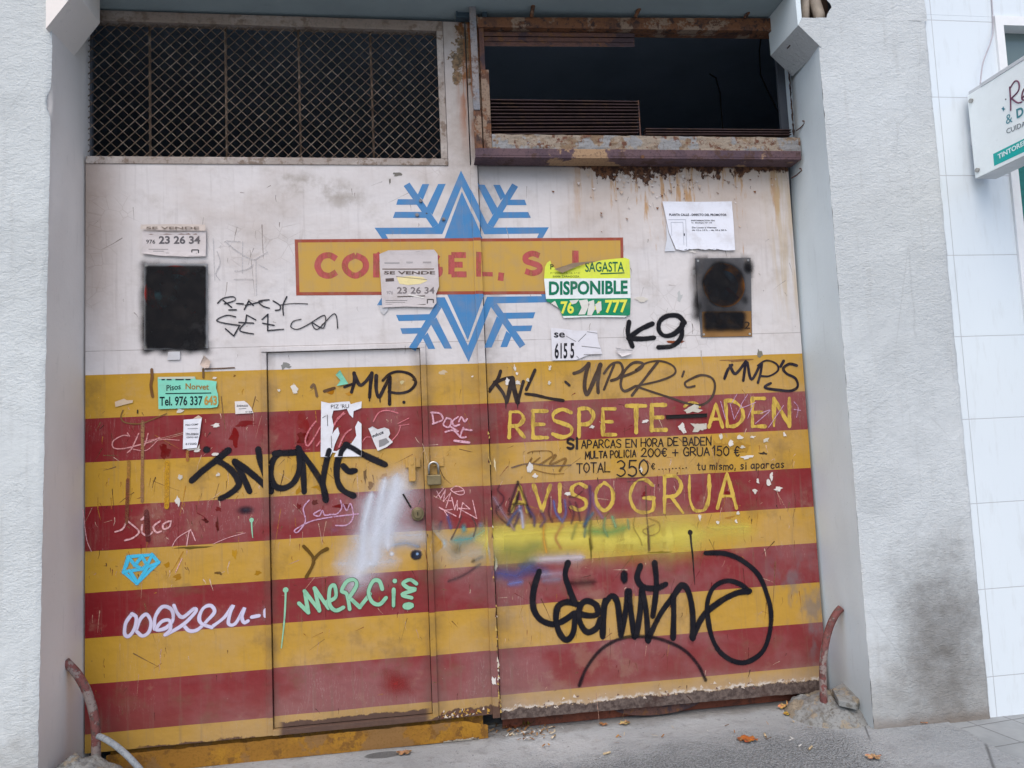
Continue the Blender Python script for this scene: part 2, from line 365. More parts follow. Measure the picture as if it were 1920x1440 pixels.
def simple(name, col, rough=0.5, metal=0.0, var=0.12, spec=0.4, sc=20):
    n = NT(name, rough, spec)
    a = n.noise(sc, 5)
    return n.fin(n.mix(n.step(a, 0.35, 0.7), col, tuple(k * (1 - var) for k in col)), n.add(rough - 0.08, n.mul(a, 0.16)), n.bump(n.noise(sc * 4, 3), 0.12, 0.002), metal)
M['brass'] = simple('brass', (0.25, 0.20, 0.11), 0.5, 0.65, 0.45)
M['steel'] = simple('steel', (0.50, 0.48, 0.45), 0.34, 0.95, 0.3)
M['black_gap'] = simple('black_gap', (0.012, 0.010, 0.010), 0.9)
M['sign_white'] = simple('sign_white', (0.90, 0.95, 0.95), 0.3, 0, 0.03)
M['sign_edge'] = simple('sign_edge', (0.60, 0.62, 0.64), 0.4, 0, 0.06)
M['frame_plastic'] = simple('frame_plastic', (0.82, 0.83, 0.84), 0.35, 0, 0.04)
M['blind_teal'] = simple('blind_teal', (0.02, 0.20, 0.19), 0.5, 0, 0.15)
M['cable'] = simple('cable', (0.008, 0.008, 0.009), 0.8)
M['cable_grey'] = simple('cable_grey', (0.42, 0.40, 0.44), 0.6)
M['pipe_beige'] = simple('pipe_beige', (0.42, 0.35, 0.28), 0.5, 0, 0.3)
M['box_blue'] = simple('box_blue', (0.05, 0.085, 0.115), 0.6, 0, 0.3)
gl = NT('window_glass', 0.08, 0.5); M['glass'] = gl.fin((0.13, 0.18, 0.185))

t = NT('white_tile', 0.16, 0.5)
JZ = 0.4135
zz = t.ma('ABSOLUTE', t.sub(t.ma('FRACT', t.mul(t.sub(t.z, 0.182), 1 / JZ)), 0.5))
xx = t.ma('ABSOLUTE', t.sub(t.ma('FRACT', t.mul(t.sub(t.x, 4.243), 1 / 0.60)), 0.5))
jn = t.ma('MAXIMUM', t.step(zz, 0.4945, 0.4970), t.step(xx, 0.4962, 0.4978))
tc = t.mix(t.noise(1.3, 2), (0.73, 0.79, 0.83), (0.68, 0.74, 0.79))
tc = t.mix(t.mul(t.step(t.noise(9, 6, sc=(3, 1, 0.6)), 0.52, 0.72), 0.16), tc, (0.4, 0.4, 0.38))
M['tile'] = t.fin(t.mix(t.mul(jn, 0.75), tc, (0.36, 0.36, 0.38)), t.add(0.14, t.mul(jn, 0.5)), t.bump(t.sub(1, jn), 0.4, 0.003, t.bump(t.noise(2.5, 2), 0.12, 0.02)))

g = NT('concrete_ground', 0.88, 0.25)
a = g.noise(1.1, 6); b = g.noise(6, 6, rough=0.65); f = g.noise(70, 6, rough=0.75); ag = g.voro(120)
c = g.mix(g.step(a, 0.35, 0.68), (0.45, 0.465, 0.475), (0.33, 0.345, 0.355))
c = g.mix(g.mul(g.step(b, 0.50, 0.70), 0.5), c, (0.24, 0.245, 0.245))
c = g.mix(g.mul(g.step(g.noise(16, 6, loc=(2, 5, 0), rough=0.7), 0.54, 0.68), 0.45), c, (0.22, 0.215, 0.205))
out = g.mul(g.step(g.add(g.y, g.add(g.mul(g.sub(b, 0.5), 0.5), g.mul(g.x, -0.05))), -0.25, -0.62), g.step(g.x, 3.6, 3.3, 0.25, 1.0))      # exposed aggregate further out from the door
agc = g.mix(g.step(ag, 0.25, 0.6), (0.33, 0.35, 0.36), (0.15, 0.16, 0.165))
c = g.mix(g.mul(out, g.step(f, 0.38, 0.58, 0.3, 0.9)), c, agc)
spk = g.mul(g.step(g.voro(34, loc=(4, 4, 0)), 0.10, 0.18, 1, 0), g.step(g.noise(5, 2), 0.5, 0.6))
c = g.mix(g.mul(spk, 0.55), c, (0.10, 0.10, 0.10))
dst = g.mul(g.step(g.add(g.y, g.mul(b, 0.16)), 0.02, 0.10), 0.5)
c = g.mix(dst, c, (0.16, 0.13, 0.10))
sa = g.ma('SQRT', g.add(g.ma('POWER', g.mul(g.sub(g.x, 1.33), 10.0), 2.0), g.ma('POWER', g.mul(g.add(g.y, 0.075), 26.0), 2.0)))
c = g.mix(g.mul(g.step(g.add(sa, g.mul(b, 0.3)), 0.95, 1.1, 1, 0), 0.8), c, (0.085, 0.085, 0.085))
crk = g.mul(g.step(g.voro(1.6, feature='DISTANCE_TO_EDGE', loc=(0.3, 0.1, 0)), 0.0, 0.012, 1, 0), g.step(g.noise(1.7, 2, loc=(6, 0, 0)), 0.48, 0.56))
c = g.mix(g.mul(g.mul(crk, g.step(g.x, 2.6, 3.2)), 0.7), c, (0.06, 0.06, 0.06))
M['ground'] = g.fin(c, None, g.bump(g.add(g.mul(b, 1.2), g.add(g.mul(f, 0.55), g.mul(g.mul(ag, out), -0.9))), 1.0, 0.014))
p = NT('paving_tile', 0.85, 0.25)
px_ = p.ma('ABSOLUTE', p.sub(p.ma('FRACT', p.mul(p.add(p.x, p.mul(p.y, 0.22)), 5.0)), 0.5)); py_ = p.ma('ABSOLUTE', p.sub(p.ma('FRACT', p.mul(p.add(p.y, p.mul(p.x, -0.10)), 5.0)), 0.5))
pj = p.ma('MAXIMUM', p.step(px_, 0.476, 0.49), p.step(py_, 0.476, 0.49)); pb = p.noise(4, 6); pf = p.noise(60, 5)
pc = p.mix(p.step(pb, 0.35, 0.7), (0.33, 0.345, 0.35), (0.25, 0.265, 0.27))
pc = p.mix(p.mul(p.step(p.voro(9), 0.05, 0.08, 1, 0), 0.6), pc, (0.1, 0.1, 0.11))
M['paving'] = p.fin(p.mix(p.mul(pj, 0.6), pc, (0.12, 0.12, 0.12)), None, p.bump(p.add(p.mul(pj, -1.5), pf), 0.5, 0.004))

def attr_mat(name, kind):
    n = NT(name, 0.6, 0.12)
    col = n.attr('col').outputs['Color']; cov = n.attr('cov').outputs['Fac']
    fi = n.noise(70, 5, rough=0.7); me = n.noise(14, 5)
    if kind == 'marker':      # hard felt pen or paint pen
        al = n.mul(n.step(n.add(cov, n.mul(n.sub(fi, 0.5), 0.25)), 0.05, 0.22), n.step(me, 0.28, 0.50, 0.72, 1.0))
    elif kind == 'spray':
        al = n.step(n.add(cov, n.mul(n.sub(n.noise(240, 3), 0.5), 0.22)), 0.02, 0.55)
        al = n.mul(n.mul(al, n.step(fi, 0.22, 0.34, 0.72, 1.0)), n.step(n.noise(9, 5, loc=(3, 0, 8), rough=0.65), 0.30, 0.50, 0.80, 1.0))
    elif kind == 'fog':
        al = n.mul(n.ma('POWER', n.step(n.add(cov, n.mul(n.mul(n.sub(me, 0.5), 0.4), cov)), 0.0, 1.25), 1.25), n.step(n.noise(260, 3), 0.3, 0.6, 0.78, 1.0))
    elif kind == 'chalk':
        al = n.mul(n.step(cov, 0.05, 0.4), n.step(n.noise(110, 4, rough=0.7), 0.36, 0.56, 0.45, 0.95))
    elif kind == 'brush':
        al = n.mul(n.step(n.add(cov, n.mul(n.sub(fi, 0.5), 0.35)), 0.04, 0.16), n.step(n.noise(34, 5, sc=(1, 1, 0.3), loc=(2, 0, 0), rough=0.65), 0.34, 0.56, 0.5, 1.0))
    elif kind == 'residue':
        al = n.mul(n.step(n.add(cov, n.mul(n.sub(n.noise(60, 5, rough=0.75), 0.5), 1.7)), 0.48, 0.54), 0.9)
    else:                     # flat sign paint
        al = n.step(n.add(fi, n.mul(n.sub(me, 0.5), 0.5)), 0.16, 0.22, 0.3, 1.0)
    c2 = n.mix(n.mul(n.step(me, 0.4, 0.75), {'flat': 0.25, 'spray': 0.03}.get(kind, 0.12)), col, (0.30, 0.24, 0.20))
    if kind == 'flat':
        st = n.noise(9, 5, sc=(5, 1, 0.28), rough=0.6)
        c2 = n.mix(n.mul(n.step(st, 0.5, 0.74), 0.25), c2, (0.25, 0.20, 0.17))
    n.fin(c2)
    tr = n.t.nodes.new('ShaderNodeBsdfTransparent'); mx = n.t.nodes.new('ShaderNodeMixShader')
    n.put(mx.inputs[0], al); n.t.links.new(tr.outputs[0], mx.inputs[1]); n.t.links.new(n.b.outputs[0], mx.inputs[2])
    n.t.links.new(mx.outputs[0], n.out.inputs[0]); return n.m
for k in ('marker', 'spray', 'fog', 'chalk', 'brush', 'residue', 'flat'): M['p_' + k] = attr_mat('paint_' + k, k)
def paper_mat(name, dirt=0.25, crumple=0.5):
    n = NT(name, 0.8, 0.2)
    col = n.attr('col').outputs['Color']; a = n.noise(12, 5, rough=0.65); b = n.noise(40, 5)
    c = n.mix(n.mul(n.step(a, 0.45, 0.75), dirt), col, (0.30, 0.24, 0.19))
    return n.fin(c, None, n.bump(n.add(a, n.mul(b, 0.25)), crumple, 0.006))
M['paper'] = paper_mat('paper'); M['print'] = paper_mat('print_ink', 0.12, 0.1); M['plate'] = paper_mat('enamel_plate', 0.3, 0.08)
lf = NT('dry_leaf', 0.75, 0.2); lc = lf.attr('col').outputs['Color']
M['leaf'] = lf.fin(lf.mix(lf.step(lf.noise(40, 5), 0.45, 0.7), lc, (0.12, 0.06, 0.03)), None, lf.bump(lf.noise(70, 3), 0.5, 0.002))

# ---------------------------------------------------------------- ground
DEPTH = -0.34
mb = MB(); mb.poly([(-40, -60, -0.006), (60, -60, -0.006), (60, 20, -0.006), (-40, 20, -0.006)])
structure(mb.build('pavement', M['paving'], origin=(0, 0, 0)))
mb = MB()
mb.grid(lambda u, w: (-3 + 6.98 * u + (0.03 * noise.noise((0, w * 30, 3)) if u > 0.99 else 0), -2.6 + 2.72 * w, 0.004 * noise.noise((u * 20, w * 9, 1))), 120, 60)
structure(mb.build('driveway', M['ground'], origin=(0, 0, 0), smooth=True))

# ---------------------------------------------------------------- the garage building
bld = thing('garage_building', 'white stucco garage building with two pillars framing the striped doors', 'building', (1.8, 0, 0))
def rough(x, z, s=1.0):
    return (noise.noise((x * 9, z * 9, 0.3)) * 0.0028 + noise.noise((x * 34, z * 30, 5.1)) * 0.0016 + noise.noise((x * 90, z * 80, 2.0)) * 0.0012) * s
# left pillar: front face, jamb
def dep(z): return -0.392 + 0.0255 * min(z, 3.4)
def left_front(u, w):
    x = -1.5 + 1.5 * u ** 0.8; z = -0.02 + 5.0 * w
    d = rough(x, z)
    if u > 0.999:
        x += 0.0025 * noise.noise((3, z * 12, 0)) + 0.0015 * noise.noise((3, z * 60, 0)); d += 0.006
        x -= 0.022 * math.exp(-((z - 2.98) / 0.045) ** 2)
    return (x, dep(z) + d, z)
mb = MB(); mb.grid(left_front, 90, 380)
lp = mb.build('pillar', M['stucco_left'], bld, smooth=True); lp['label'] = 'left stucco pillar, brighter, with warm grey inner side'
mb = MB()
mb.grid(lambda u, w: (0.004 * noise.noise((w * 12, u * 3, 1)) - 0.003 + (0.0025 * noise.noise((3, (-0.02 + 5.0 * w) * 12, 0)) + 0.0015 * noise.noise((3, (-0.02 + 5.0 * w) * 60, 0)) - 0.022 * math.exp(-((-0.02 + 5.0 * w - 2.98) / 0.045) ** 2) if u < 0.01 else 0),
                      dep(-0.02 + 5.0 * w) + 0.006 + (0.05 - dep(-0.02 + 5.0 * w)) * u, -0.02 + 5.0 * w), 24, 380)
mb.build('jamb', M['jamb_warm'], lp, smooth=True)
# right pillar: front face (with the broken corner left out), jamb
def right_front(u, w, z0, z1, x0, x1):
    x = x0 + (x1 - x0) * u; z = z0 + (z1 - z0) * w
    d = rough(x, z)
    if u < 0.001: x += 0.003 * noise.noise((7, z * 18, 0)); d += 0.004
    if u > 0.999: x += 0.003 * noise.noise((9, z * 9, 0)) + 0.0025 * noise.noise((9, z * 40, 0)); d += 0.01
    return (x, DEPTH + d, z)
mb = MB(); mb.grid(lambda u, w: right_front(u, w, -0.02, 3.475, 3.60, 4.205), 56, 290)
def hole_edge(u, w):
    z = 3.475 + 1.5 * w; k = 3.665 + 0.03 * noise.noise((z * 14, 2, 0)) + 0.015 * noise.noise((z * 50, 1, 0))
    return (k + (4.205 + 0.008 * noise.noise((9, z * 9, 0)) - k) * u, DEPTH + rough(k + 0.5 * u, z), z)
mb.grid(hole_edge, 30, 80)
rp = mb.build('pillar', M['stucco'], bld, smooth=True); rp['label'] = 'right stucco pillar with soot stain and broken top corner'
mb = MB(); mb.grid(lambda u, w: (3.60 + 0.036 * u * max(0, min(1, (-0.02 + 3.5 * w - 2.1) / 1.0)) + 0.004 * noise.noise((w * 12, u * 3, 7)), DEPTH + 0.004 + (0.05 - DEPTH) * u, -0.02 + 3.50 * w), 20, 200)
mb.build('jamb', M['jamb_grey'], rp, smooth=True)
mb = MB(); mb.box(4.165, 4.20, DEPTH + 0.02, 0.2, 0.0, 5.0); mb.build('side_face', M['stucco'], rp)
# corner haunches
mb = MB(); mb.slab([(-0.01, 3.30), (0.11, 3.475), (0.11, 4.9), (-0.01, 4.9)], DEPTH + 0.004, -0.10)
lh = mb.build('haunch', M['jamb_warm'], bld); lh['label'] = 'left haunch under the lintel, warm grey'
mb = MB()
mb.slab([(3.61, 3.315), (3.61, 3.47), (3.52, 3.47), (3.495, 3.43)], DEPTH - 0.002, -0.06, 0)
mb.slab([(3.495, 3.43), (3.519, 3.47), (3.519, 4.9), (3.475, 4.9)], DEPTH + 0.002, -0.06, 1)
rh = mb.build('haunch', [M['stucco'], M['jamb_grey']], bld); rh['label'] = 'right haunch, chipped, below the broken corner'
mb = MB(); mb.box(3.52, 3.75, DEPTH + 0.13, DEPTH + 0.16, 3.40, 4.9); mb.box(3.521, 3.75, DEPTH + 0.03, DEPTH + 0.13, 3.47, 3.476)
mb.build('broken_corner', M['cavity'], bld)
pt = MB()
pt.tube([(3.575, DEPTH + 0.075, 3.44), (3.58, DEPTH + 0.06, 3.6), (3.60, DEPTH + 0.06, 4.2)], 0.022, 14)
pt.tube([(3.655, DEPTH + 0.075, 3.43), (3.645, DEPTH + 0.05, 3.52), (3.62, DEPTH + 0.05, 3.62), (3.60, DEPTH + 0.06, 4.1)], 0.028, 14)
pt.build('pipe', M['pipe_beige'], bld, smooth=True)
# lintel with its underside, wall above
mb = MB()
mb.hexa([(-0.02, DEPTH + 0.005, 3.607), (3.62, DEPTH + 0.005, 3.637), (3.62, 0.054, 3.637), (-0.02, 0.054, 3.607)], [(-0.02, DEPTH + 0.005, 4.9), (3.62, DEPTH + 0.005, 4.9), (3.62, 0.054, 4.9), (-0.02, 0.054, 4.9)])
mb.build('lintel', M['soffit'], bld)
# dark room behind the openings
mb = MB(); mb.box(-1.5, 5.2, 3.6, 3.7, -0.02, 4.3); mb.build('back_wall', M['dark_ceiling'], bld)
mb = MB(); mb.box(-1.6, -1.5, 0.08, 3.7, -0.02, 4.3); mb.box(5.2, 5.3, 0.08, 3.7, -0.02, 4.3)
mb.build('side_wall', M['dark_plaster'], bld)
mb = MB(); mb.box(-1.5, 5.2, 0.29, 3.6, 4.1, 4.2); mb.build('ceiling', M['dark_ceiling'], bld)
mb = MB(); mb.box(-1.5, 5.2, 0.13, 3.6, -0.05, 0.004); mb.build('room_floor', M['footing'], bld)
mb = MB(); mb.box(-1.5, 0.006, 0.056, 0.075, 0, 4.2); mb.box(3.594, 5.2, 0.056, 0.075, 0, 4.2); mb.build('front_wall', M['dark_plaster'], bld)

# ---------------------------------------------------------------- the shop next door
shop = thing('shop_building', 'white glossy tiled shop front beside the right pillar', 'building', (6, 0, 0))
mb = MB()
TY = DEPTH + 0.012
WX, WZ0, WZ1 = 4.60, 1.9, 3.52
mb.slab([(4.19, -0.02), (9, -0.02), (9, 5), (4.19, 5), (4.19, WZ1), (8, WZ1), (8, WZ0), (WX, WZ0), (WX, WZ1 - 0.001), (4.19, WZ1 - 0.001)], TY, 0.2)
mb.build('tiled_wall', M['tile'], shop)
mb = MB(); mb.box(WX, WX + 0.045, TY - 0.012, TY + 0.1, WZ0, WZ1); mb.box(WX + 0.045, 7.96, TY - 0.012, TY + 0.1, WZ1 - 0.05, WZ1); mb.box(WX + 0.045, 7.96, TY - 0.012, TY + 0.1, WZ0, WZ0 + 0.05)
wf = mb.build('window', M['frame_plastic'], shop)
mb = MB(); mb.box(WX + 0.045, 7.96, TY + 0.06, TY + 0.07, WZ0 + 0.05, WZ1 - 0.05); mb.build('pane', M['glass'], wf)
mb = MB()
for k in range(28):
    z = WZ0 + 0.08 + k * 0.045; mb.hexa([(WX + 0.046, TY + 0.050, z), (7.9, TY + 0.050, z), (7.9, TY + 0.058, z), (WX + 0.046, TY + 0.058, z)], [(WX + 0.046, TY + 0.040, z + 0.04), (7.9, TY + 0.040, z + 0.04), (7.9, TY + 0.046, z + 0.04), (WX + 0.046, TY + 0.046, z + 0.04)])
mb.build('blind', M['blind_teal'], wf)

# ---------------------------------------------------------------- door leaves
XS, XA = 1.884, 1.846                      # meeting seam, inner edge of the cover strip
WK = dict(x0=0.826, x1=1.556, z0=0.135, z1=1.895)     # wicket panel
def yoff(x, z):
    if x > XS: return 0.008
    if x > XA: return -0.010
    if WK['x0'] < x < WK['x1'] and WK['z0'] < z < WK['z1']: return 0.010
    if WK['x1'] <= x < WK['x1'] + 0.03 and WK['z0'] - 0.03 < z < WK['z1'] + 0.025: return -0.011
    if WK['x0'] - 0.028 < x < WK['x1'] + 0.03 and WK['z1'] <= z < WK['z1'] + 0.025: return -0.011
    return 0.0

dl = thing('garage_door_leaf', 'left striped garage door leaf with wire grille above and small walk-through door', 'door', (0.95, 0, 0.1), 'striped garage door leaves')
mb = MB()
b0 = 0.105
mb.slab([(0.004, b0), (XA, b0), (XA, 2.83), (0.004, 2.83), (0.004, 1.0), (WK['x0'] - 0.004, 1.0), (WK['x0'] - 0.004, WK['z1'] + 0.004), (WK['x1'] + 0.004, WK['z1'] + 0.004), (WK['x1'] + 0.004, WK['z0'] - 0.004), (WK['x0'] - 0.004, WK['z0'] - 0.004), (WK['x0'] - 0.004, 0.999), (0.004, 0.999)], 0.0, 0.04)
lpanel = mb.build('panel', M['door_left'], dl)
mb = MB()
mb.box(1.735, XA, 0.0, 0.04, 2.8302, 3.60)
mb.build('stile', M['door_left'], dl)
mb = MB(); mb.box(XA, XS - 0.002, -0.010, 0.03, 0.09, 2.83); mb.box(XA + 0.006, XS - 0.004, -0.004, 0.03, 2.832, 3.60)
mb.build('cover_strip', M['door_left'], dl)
# grille frame and mesh
GX0, GX1, GZ0, GZ1 = 0.012, 1.700, 2.866, 3.545
mb = MB(); mb.box(0.006, 1.733, -0.006, 0.04, 2.8302, GZ0); mb.box(GX1, 1.733, -0.006, 0.04, GZ0, GZ1)
mb.build('grille_frame', M['frame_white'], dl, bevel=0.002)
mb = MB(); mb.box(0.006, 1.733, -0.006, 0.04, GZ1, 3.598); mb.box(0.1, 1.70, -0.008, -0.0062, GZ1 + 0.012, GZ1 + 0.018)
mb.build('top_rail', M['frame_beige'], dl, bevel=0.002)
mb = MB()
PX, PZ = 0.0555, 0.0555
sl = PZ / PX
def clip_diag(c, s):      # z = s*x + c clipped to the grille
    pts = []
    for x in (GX0 - 0.004, GX1 + 0.004):
        z = s * x + c
        if GZ0 - 0.004 <= z <= GZ1 + 0.004: pts.append((x, z))
    for z in (GZ0 - 0.004, GZ1 + 0.004):
        x = (z - c) / s
        if GX0 - 0.004 < x < GX1 + 0.004: pts.append((x, z))
    return (min(pts), max(pts)) if len(pts) >= 2 else None
for s, yy in ((sl, 0.012), (-sl, 0.0165)):
    k = -80
    while k < 160:
        q = clip_diag(k * PZ, s); k += 1
        if not q: continue
        (xa, za), (xb, zb) = q
        if abs(xa - xb) < 0.01: continue
        L = math.hypot(xb - xa, zb - za); nx, nz = -(zb - za) / L * 0.0016, (xb - xa) / L * 0.0016
        nseg = max(2, int(L / 0.03)); wob = [0.0011 * noise.noise((k * 1.7, i * 0.9, s)) for i in range(nseg + 1)]
        for i in range(nseg):
            ta, tb = i / nseg, (i + 1) / nseg
            ax, az_ = xa + (xb - xa) * ta + nx * wob[i] * 600, za + (zb - za) * ta + nz * wob[i] * 600
            bx_, bz_ = xa + (xb - xa) * tb + nx * wob[i + 1] * 600, za + (zb - za) * tb + nz * wob[i + 1] * 600
            lo = [(ax - nx, yy, az_ - nz), (bx_ - nx, yy, bz_ - nz), (bx_ + nx, yy, bz_ + nz), (ax + nx, yy, az_ + nz)]
            v = [mb.vert(q_) for q_ in lo] + [mb.vert((q_[0], yy + 0.004, q_[2])) for q_ in lo]
            mb.face((v[0], v[1], v[2], v[3])); mb.face((v[4], v[7], v[6], v[5])); mb.face((v[0], v[4], v[5], v[1])); mb.face((v[3], v[2], v[6], v[7]))
mb.build('wire_grille', M['grille_rust'], dl)
for pxx in (277, 421, 560, 697):
    x = on_y(pxx, 180).x; mb = MB(); mb.tube([(x, 0.030, GZ0 - 0.003), (x, 0.030, GZ1 + 0.003)], 0.006, 8)
    mb.build('grille_bar', M['grille_rust'], dl, smooth=True)
# wicket
mb = MB(); mb.box(WK['x0'], WK['x1'], 0.010, 0.036, WK['z0'], WK['z1'])
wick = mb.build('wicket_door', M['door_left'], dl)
mb = MB()
x0, x1, z0, z1 = WK['x0'], WK['x1'], WK['z0'], WK['z1']
mb.box(x0 - 0.028, x1 + 0.030, -0.011, -0.0002, z1 + 0.003, z1 + 0.025)
mb.box(x1 + 0.003, x1 + 0.030, -0.011, -0.0002, z0 - 0.028, z1 + 0.0027)
mb.box(x0 - 0.028, x0 - 0.004, -0.0060, -0.0002, z0 - 0.028, z1 + 0.0003)
mb.box(x0 - 0.0037, x1 + 0.0027, -0.0120, -0.0002, z0 - 0.028, z0 - 0.003)
mb.build('wicket_frame', M['door_left'], dl, bevel=0.0012)
mb = MB(); mb.box(x0 - 0.004, x1 + 0.004, 0.041, 0.044, z0 - 0.004, z1 + 0.004); mb.build('backing', M['black_gap'], dl)
# hasp, staple plate, lock cylinder, slot
H8 = zoomed(720, 820, 8)
def q8(x, y, yy=0.0): return on_y(*H8(x, y), yy)
mb = MB()
a, b = q8(320, 320), q8(545, 445); mb.box(a.x, b.x, -0.004, 0.004, b.z, a.z)
a, b = q8(362, 295), q8(478, 655)
mb.box(a.x, b.x, -0.011, -0.0045, b.z, a.z); mb.box(a.x + 0.002, b.x - 0.002, -0.020, -0.0112, b.z, b.z + 0.008)
c0 = q8(420, 388); mb.disc((c0.x, c0.z), 0.009, 0.009, -0.0135, -0.0112, 16)
mb.build('hasp', M['door_left'], wick, bevel=0.0015)
mb = MB(); a, b = q8(760, 300), q8(900, 432); mb.box(a.x, b.x, -0.007, -0.0002, b.z, a.z); mb.box(a.x - 0.012, a.x + 0.004, -0.017, -0.0072, b.z + 0.002, b.z + 0.02)
mb.build('staple_plate', M['door_left'], dl, bevel=0.0015)
c0 = q8(507, 1150); mb = MB()
mb.disc((c0.x, c0.z), 0.031, 0.033, -0.008, 0.004, 28); mb.disc((c0.x, c0.z + 0.003), 0.022, 0.024, -0.016, -0.0082, 24)
lk = mb.build('lock_cylinder', M['brass'], wick, bevel=0.003)
mb = MB(); mb.box(c0.x - 0.0022, c0.x + 0.0022, -0.0168, -0.0162, c0.z - 0.006, c0.z + 0.011); mb.build('keyway', M['black_gap'], wick)
mb = MB(); a, b = q8(285, 850), q8(405, 1055)
L = Vector((b.x - a.x, 0, b.z - a.z)); nn = Vector((-L.z, 0, L.x)).normalized() * 0.004
mb.slab([(a.x - nn.x, a.z - nn.z), (b.x - nn.x, b.z - nn.z), (b.x + nn.x, b.z + nn.z), (a.x + nn.x, a.z + nn.z)], 0.0022, 0.0038); mb.build('slot', M['black_gap'], wick)
for (bx, by) in ((1290, 370), (1495, 535), (1258, 497)):
    c0 = on_y(520 + bx / 4.8, 300 + by / 4.8); mb = MB(); mb.disc((c0.x, c0.z), 0.009, 0.009, -0.009, -0.0002, 12)
    mb.build('bolt', M['grey_bar'], dl, bevel=0.002)

# fixed sill under the left leaf
mb = MB()
mb.grid(lambda u, w: (0.10 + 1.72 * u, -0.012 - 0.002 * noise.noise((u * 9, w * 2, 0)), 0.002 + (0.090 + 0.006 * noise.noise((u * 30, 3, 0)) + 0.004 * noise.noise((u * 90, 1, 0)) - (0.03 * max(0, u - 0.93) / 0.07)) * w), 160, 4)
mb.box(0.10, 1.80, 0.03, 0.06, 0.0, 0.11)
sill = mb.build('door_sill', M['sill_yellow'])
tag(sill, 'low yellow steel sill under the left garage door leaf, worn and rusty', 'sill')

dr = thing('garage_door_leaf', 'right striped garage door leaf with rusted lower edge under rusty window frame', 'door', (2.75, 0, 0.06), 'striped garage door leaves')
mb = MB()
def rbot(u): return 0.072 - 0.014 * u + 0.003 * noise.noise((u * 14, 0, 0)) + 0.002 * noise.noise((u * 50, 0, 0))
N = 120
bot = [(XS + 0.004 + 1.696 * i / N, rbot(i / N)) for i in range(N + 1)]
mb.slab(bot + [(3.585, 2.86), (XS + 0.004, 2.86)], 0.008, 0.045)
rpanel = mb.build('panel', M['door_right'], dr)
Z12 = zoomed(1200, 640, 5.3333)
a, b = on_y(*Z12(265, 738)), on_y(*Z12(672, 758)); mb = MB()
mb.box(a.x, b.x, 0.0005, 0.0078, b.z, a.z); mb.build('letter_slot', M['black_gap'], dr)
mb = MB(); mb.box(a.x - 0.004, b.x + 0.004, -0.003, 0.0078, a.z + 0.0003, a.z + 0.005); mb.build('slot_flap', M['door_right'], dr)

# red brown threshold and half hidden round plate under the right leaf
mb = MB(); mb.box(1.90, 3.52, 0.075, 0.105, 0.004, 0.16)
tag(mb.build('threshold', M['redbrown']), 'red-brown steel threshold seen in the gap under right garage door leaf', 'threshold')
c0 = on_y(1235, 1350, 0.03); mb = MB(); pts = [(c0.x + 0.235 * math.cos(k * math.pi / 24), 0.075 + 0.062 * math.sin(k * math.pi / 24) * -1) for k in range(25)]
mb.slab(pts, 0.034, 0.05)
rp_ = mb.build('round_plate', M['rust_dark']); tag(rp_, 'dark rusty round plate edge showing under the right garage door', 'plate')

# ---------------------------------------------------------------- rusty window above the right leaf
win = thing('window_frame', 'rusty steel window frame with broken louvres above the right door leaf', 'window', (2.75, -0.04, 2.83))
WY = -0.085
mb = MB(); mb.box(1.866, 3.598, WY - 0.022, -0.002, 2.832, 2.842); mb.box(1.866, 3.598, WY - 0.022, WY - 0.012, 2.8422, 2.880)
mb.build('bottom_lip', M['rust_purple'], win, bevel=0.002)
mb = MB(); mb.grid(lambda u, w: (1.955 + 1.655 * u, WY - 0.004 + 0.004 * noise.noise((u * 40, w * 5, 0)), 2.876 + (0.084 + 0.004 * noise.noise((u * 25, 0, 0))) * w), 160, 8)
mb.box(1.955, 3.612, WY + 0.006, 0.0, 2.95, 2.960)
mb.build('bottom_rail', M['rust_cream'], win)
mb = MB(); mb.box(1.866, 1.905, WY - 0.012, WY, 2.8802, 3.08); mb.box(1.912, 1.954, WY, WY + 0.05, 2.8803, 3.30); mb.box(1.88, 1.911, WY + 0.02, -0.012, 2.8803, 3.60)
mb.build('left_post', M['rust_orange'], win, bevel=0.002)
mb = MB(); mb.box(1.8665, 1.900, WY - 0.016, WY - 0.002, 3.0802, 4.1); mb.build('upright_bar', M['grey_bar'], win, bevel=0.002)
mb = MB(); mb.box(1.912, 1.937, WY + 0.005, WY + 0.05, 3.3002, 3.53); mb.build('corner_angle', M['rust_dark'], win)
mb = MB(); mb.hexa([(1.905, WY - 0.004, 3.522), (3.60, WY - 0.004, 3.555), (3.60, -0.01, 3.555), (1.905, -0.01, 3.522)], [(1.905, WY - 0.004, 3.575), (3.60, WY - 0.004, 3.628), (3.60, -0.01, 3.628), (1.905, -0.01, 3.575)])
mb.build('top_rail', M['rust_orange'], win, bevel=0.002)
mb = MB()
mb.grid(lambda u, w: (3.580 + 0.045 * u + 0.007 * noise.noise((w * 22, u, 0)) + 0.004 * noise.noise((w * 70, 1, 0)), WY + 0.01 + 0.06 * u, 2.961 + 0.60 * w), 4, 90)
mb.build('right_post', M['rust_dark'], win)
def slat(name, u0, v0, u1, v1, y, th=0.006, dp=0.03, mat='rust_dark', tilt=0.0):
    a, b = on_y(u0, v0, y), on_y(u1, v1, y); mb = MB()
    mb.hexa([(a.x, y, a.z - th / 2), (b.x, y, b.z - th / 2), (b.x, y + dp, b.z - th / 2 + tilt), (a.x, y + dp, a.z - th / 2 + tilt)],
            [(a.x, y, a.z + th / 2), (b.x, y, b.z + th / 2), (b.x, y + dp, b.z + th / 2 + tilt), (a.x, y + dp, a.z + th / 2 + tilt)])
    return mb.build(name, M[mat], win)
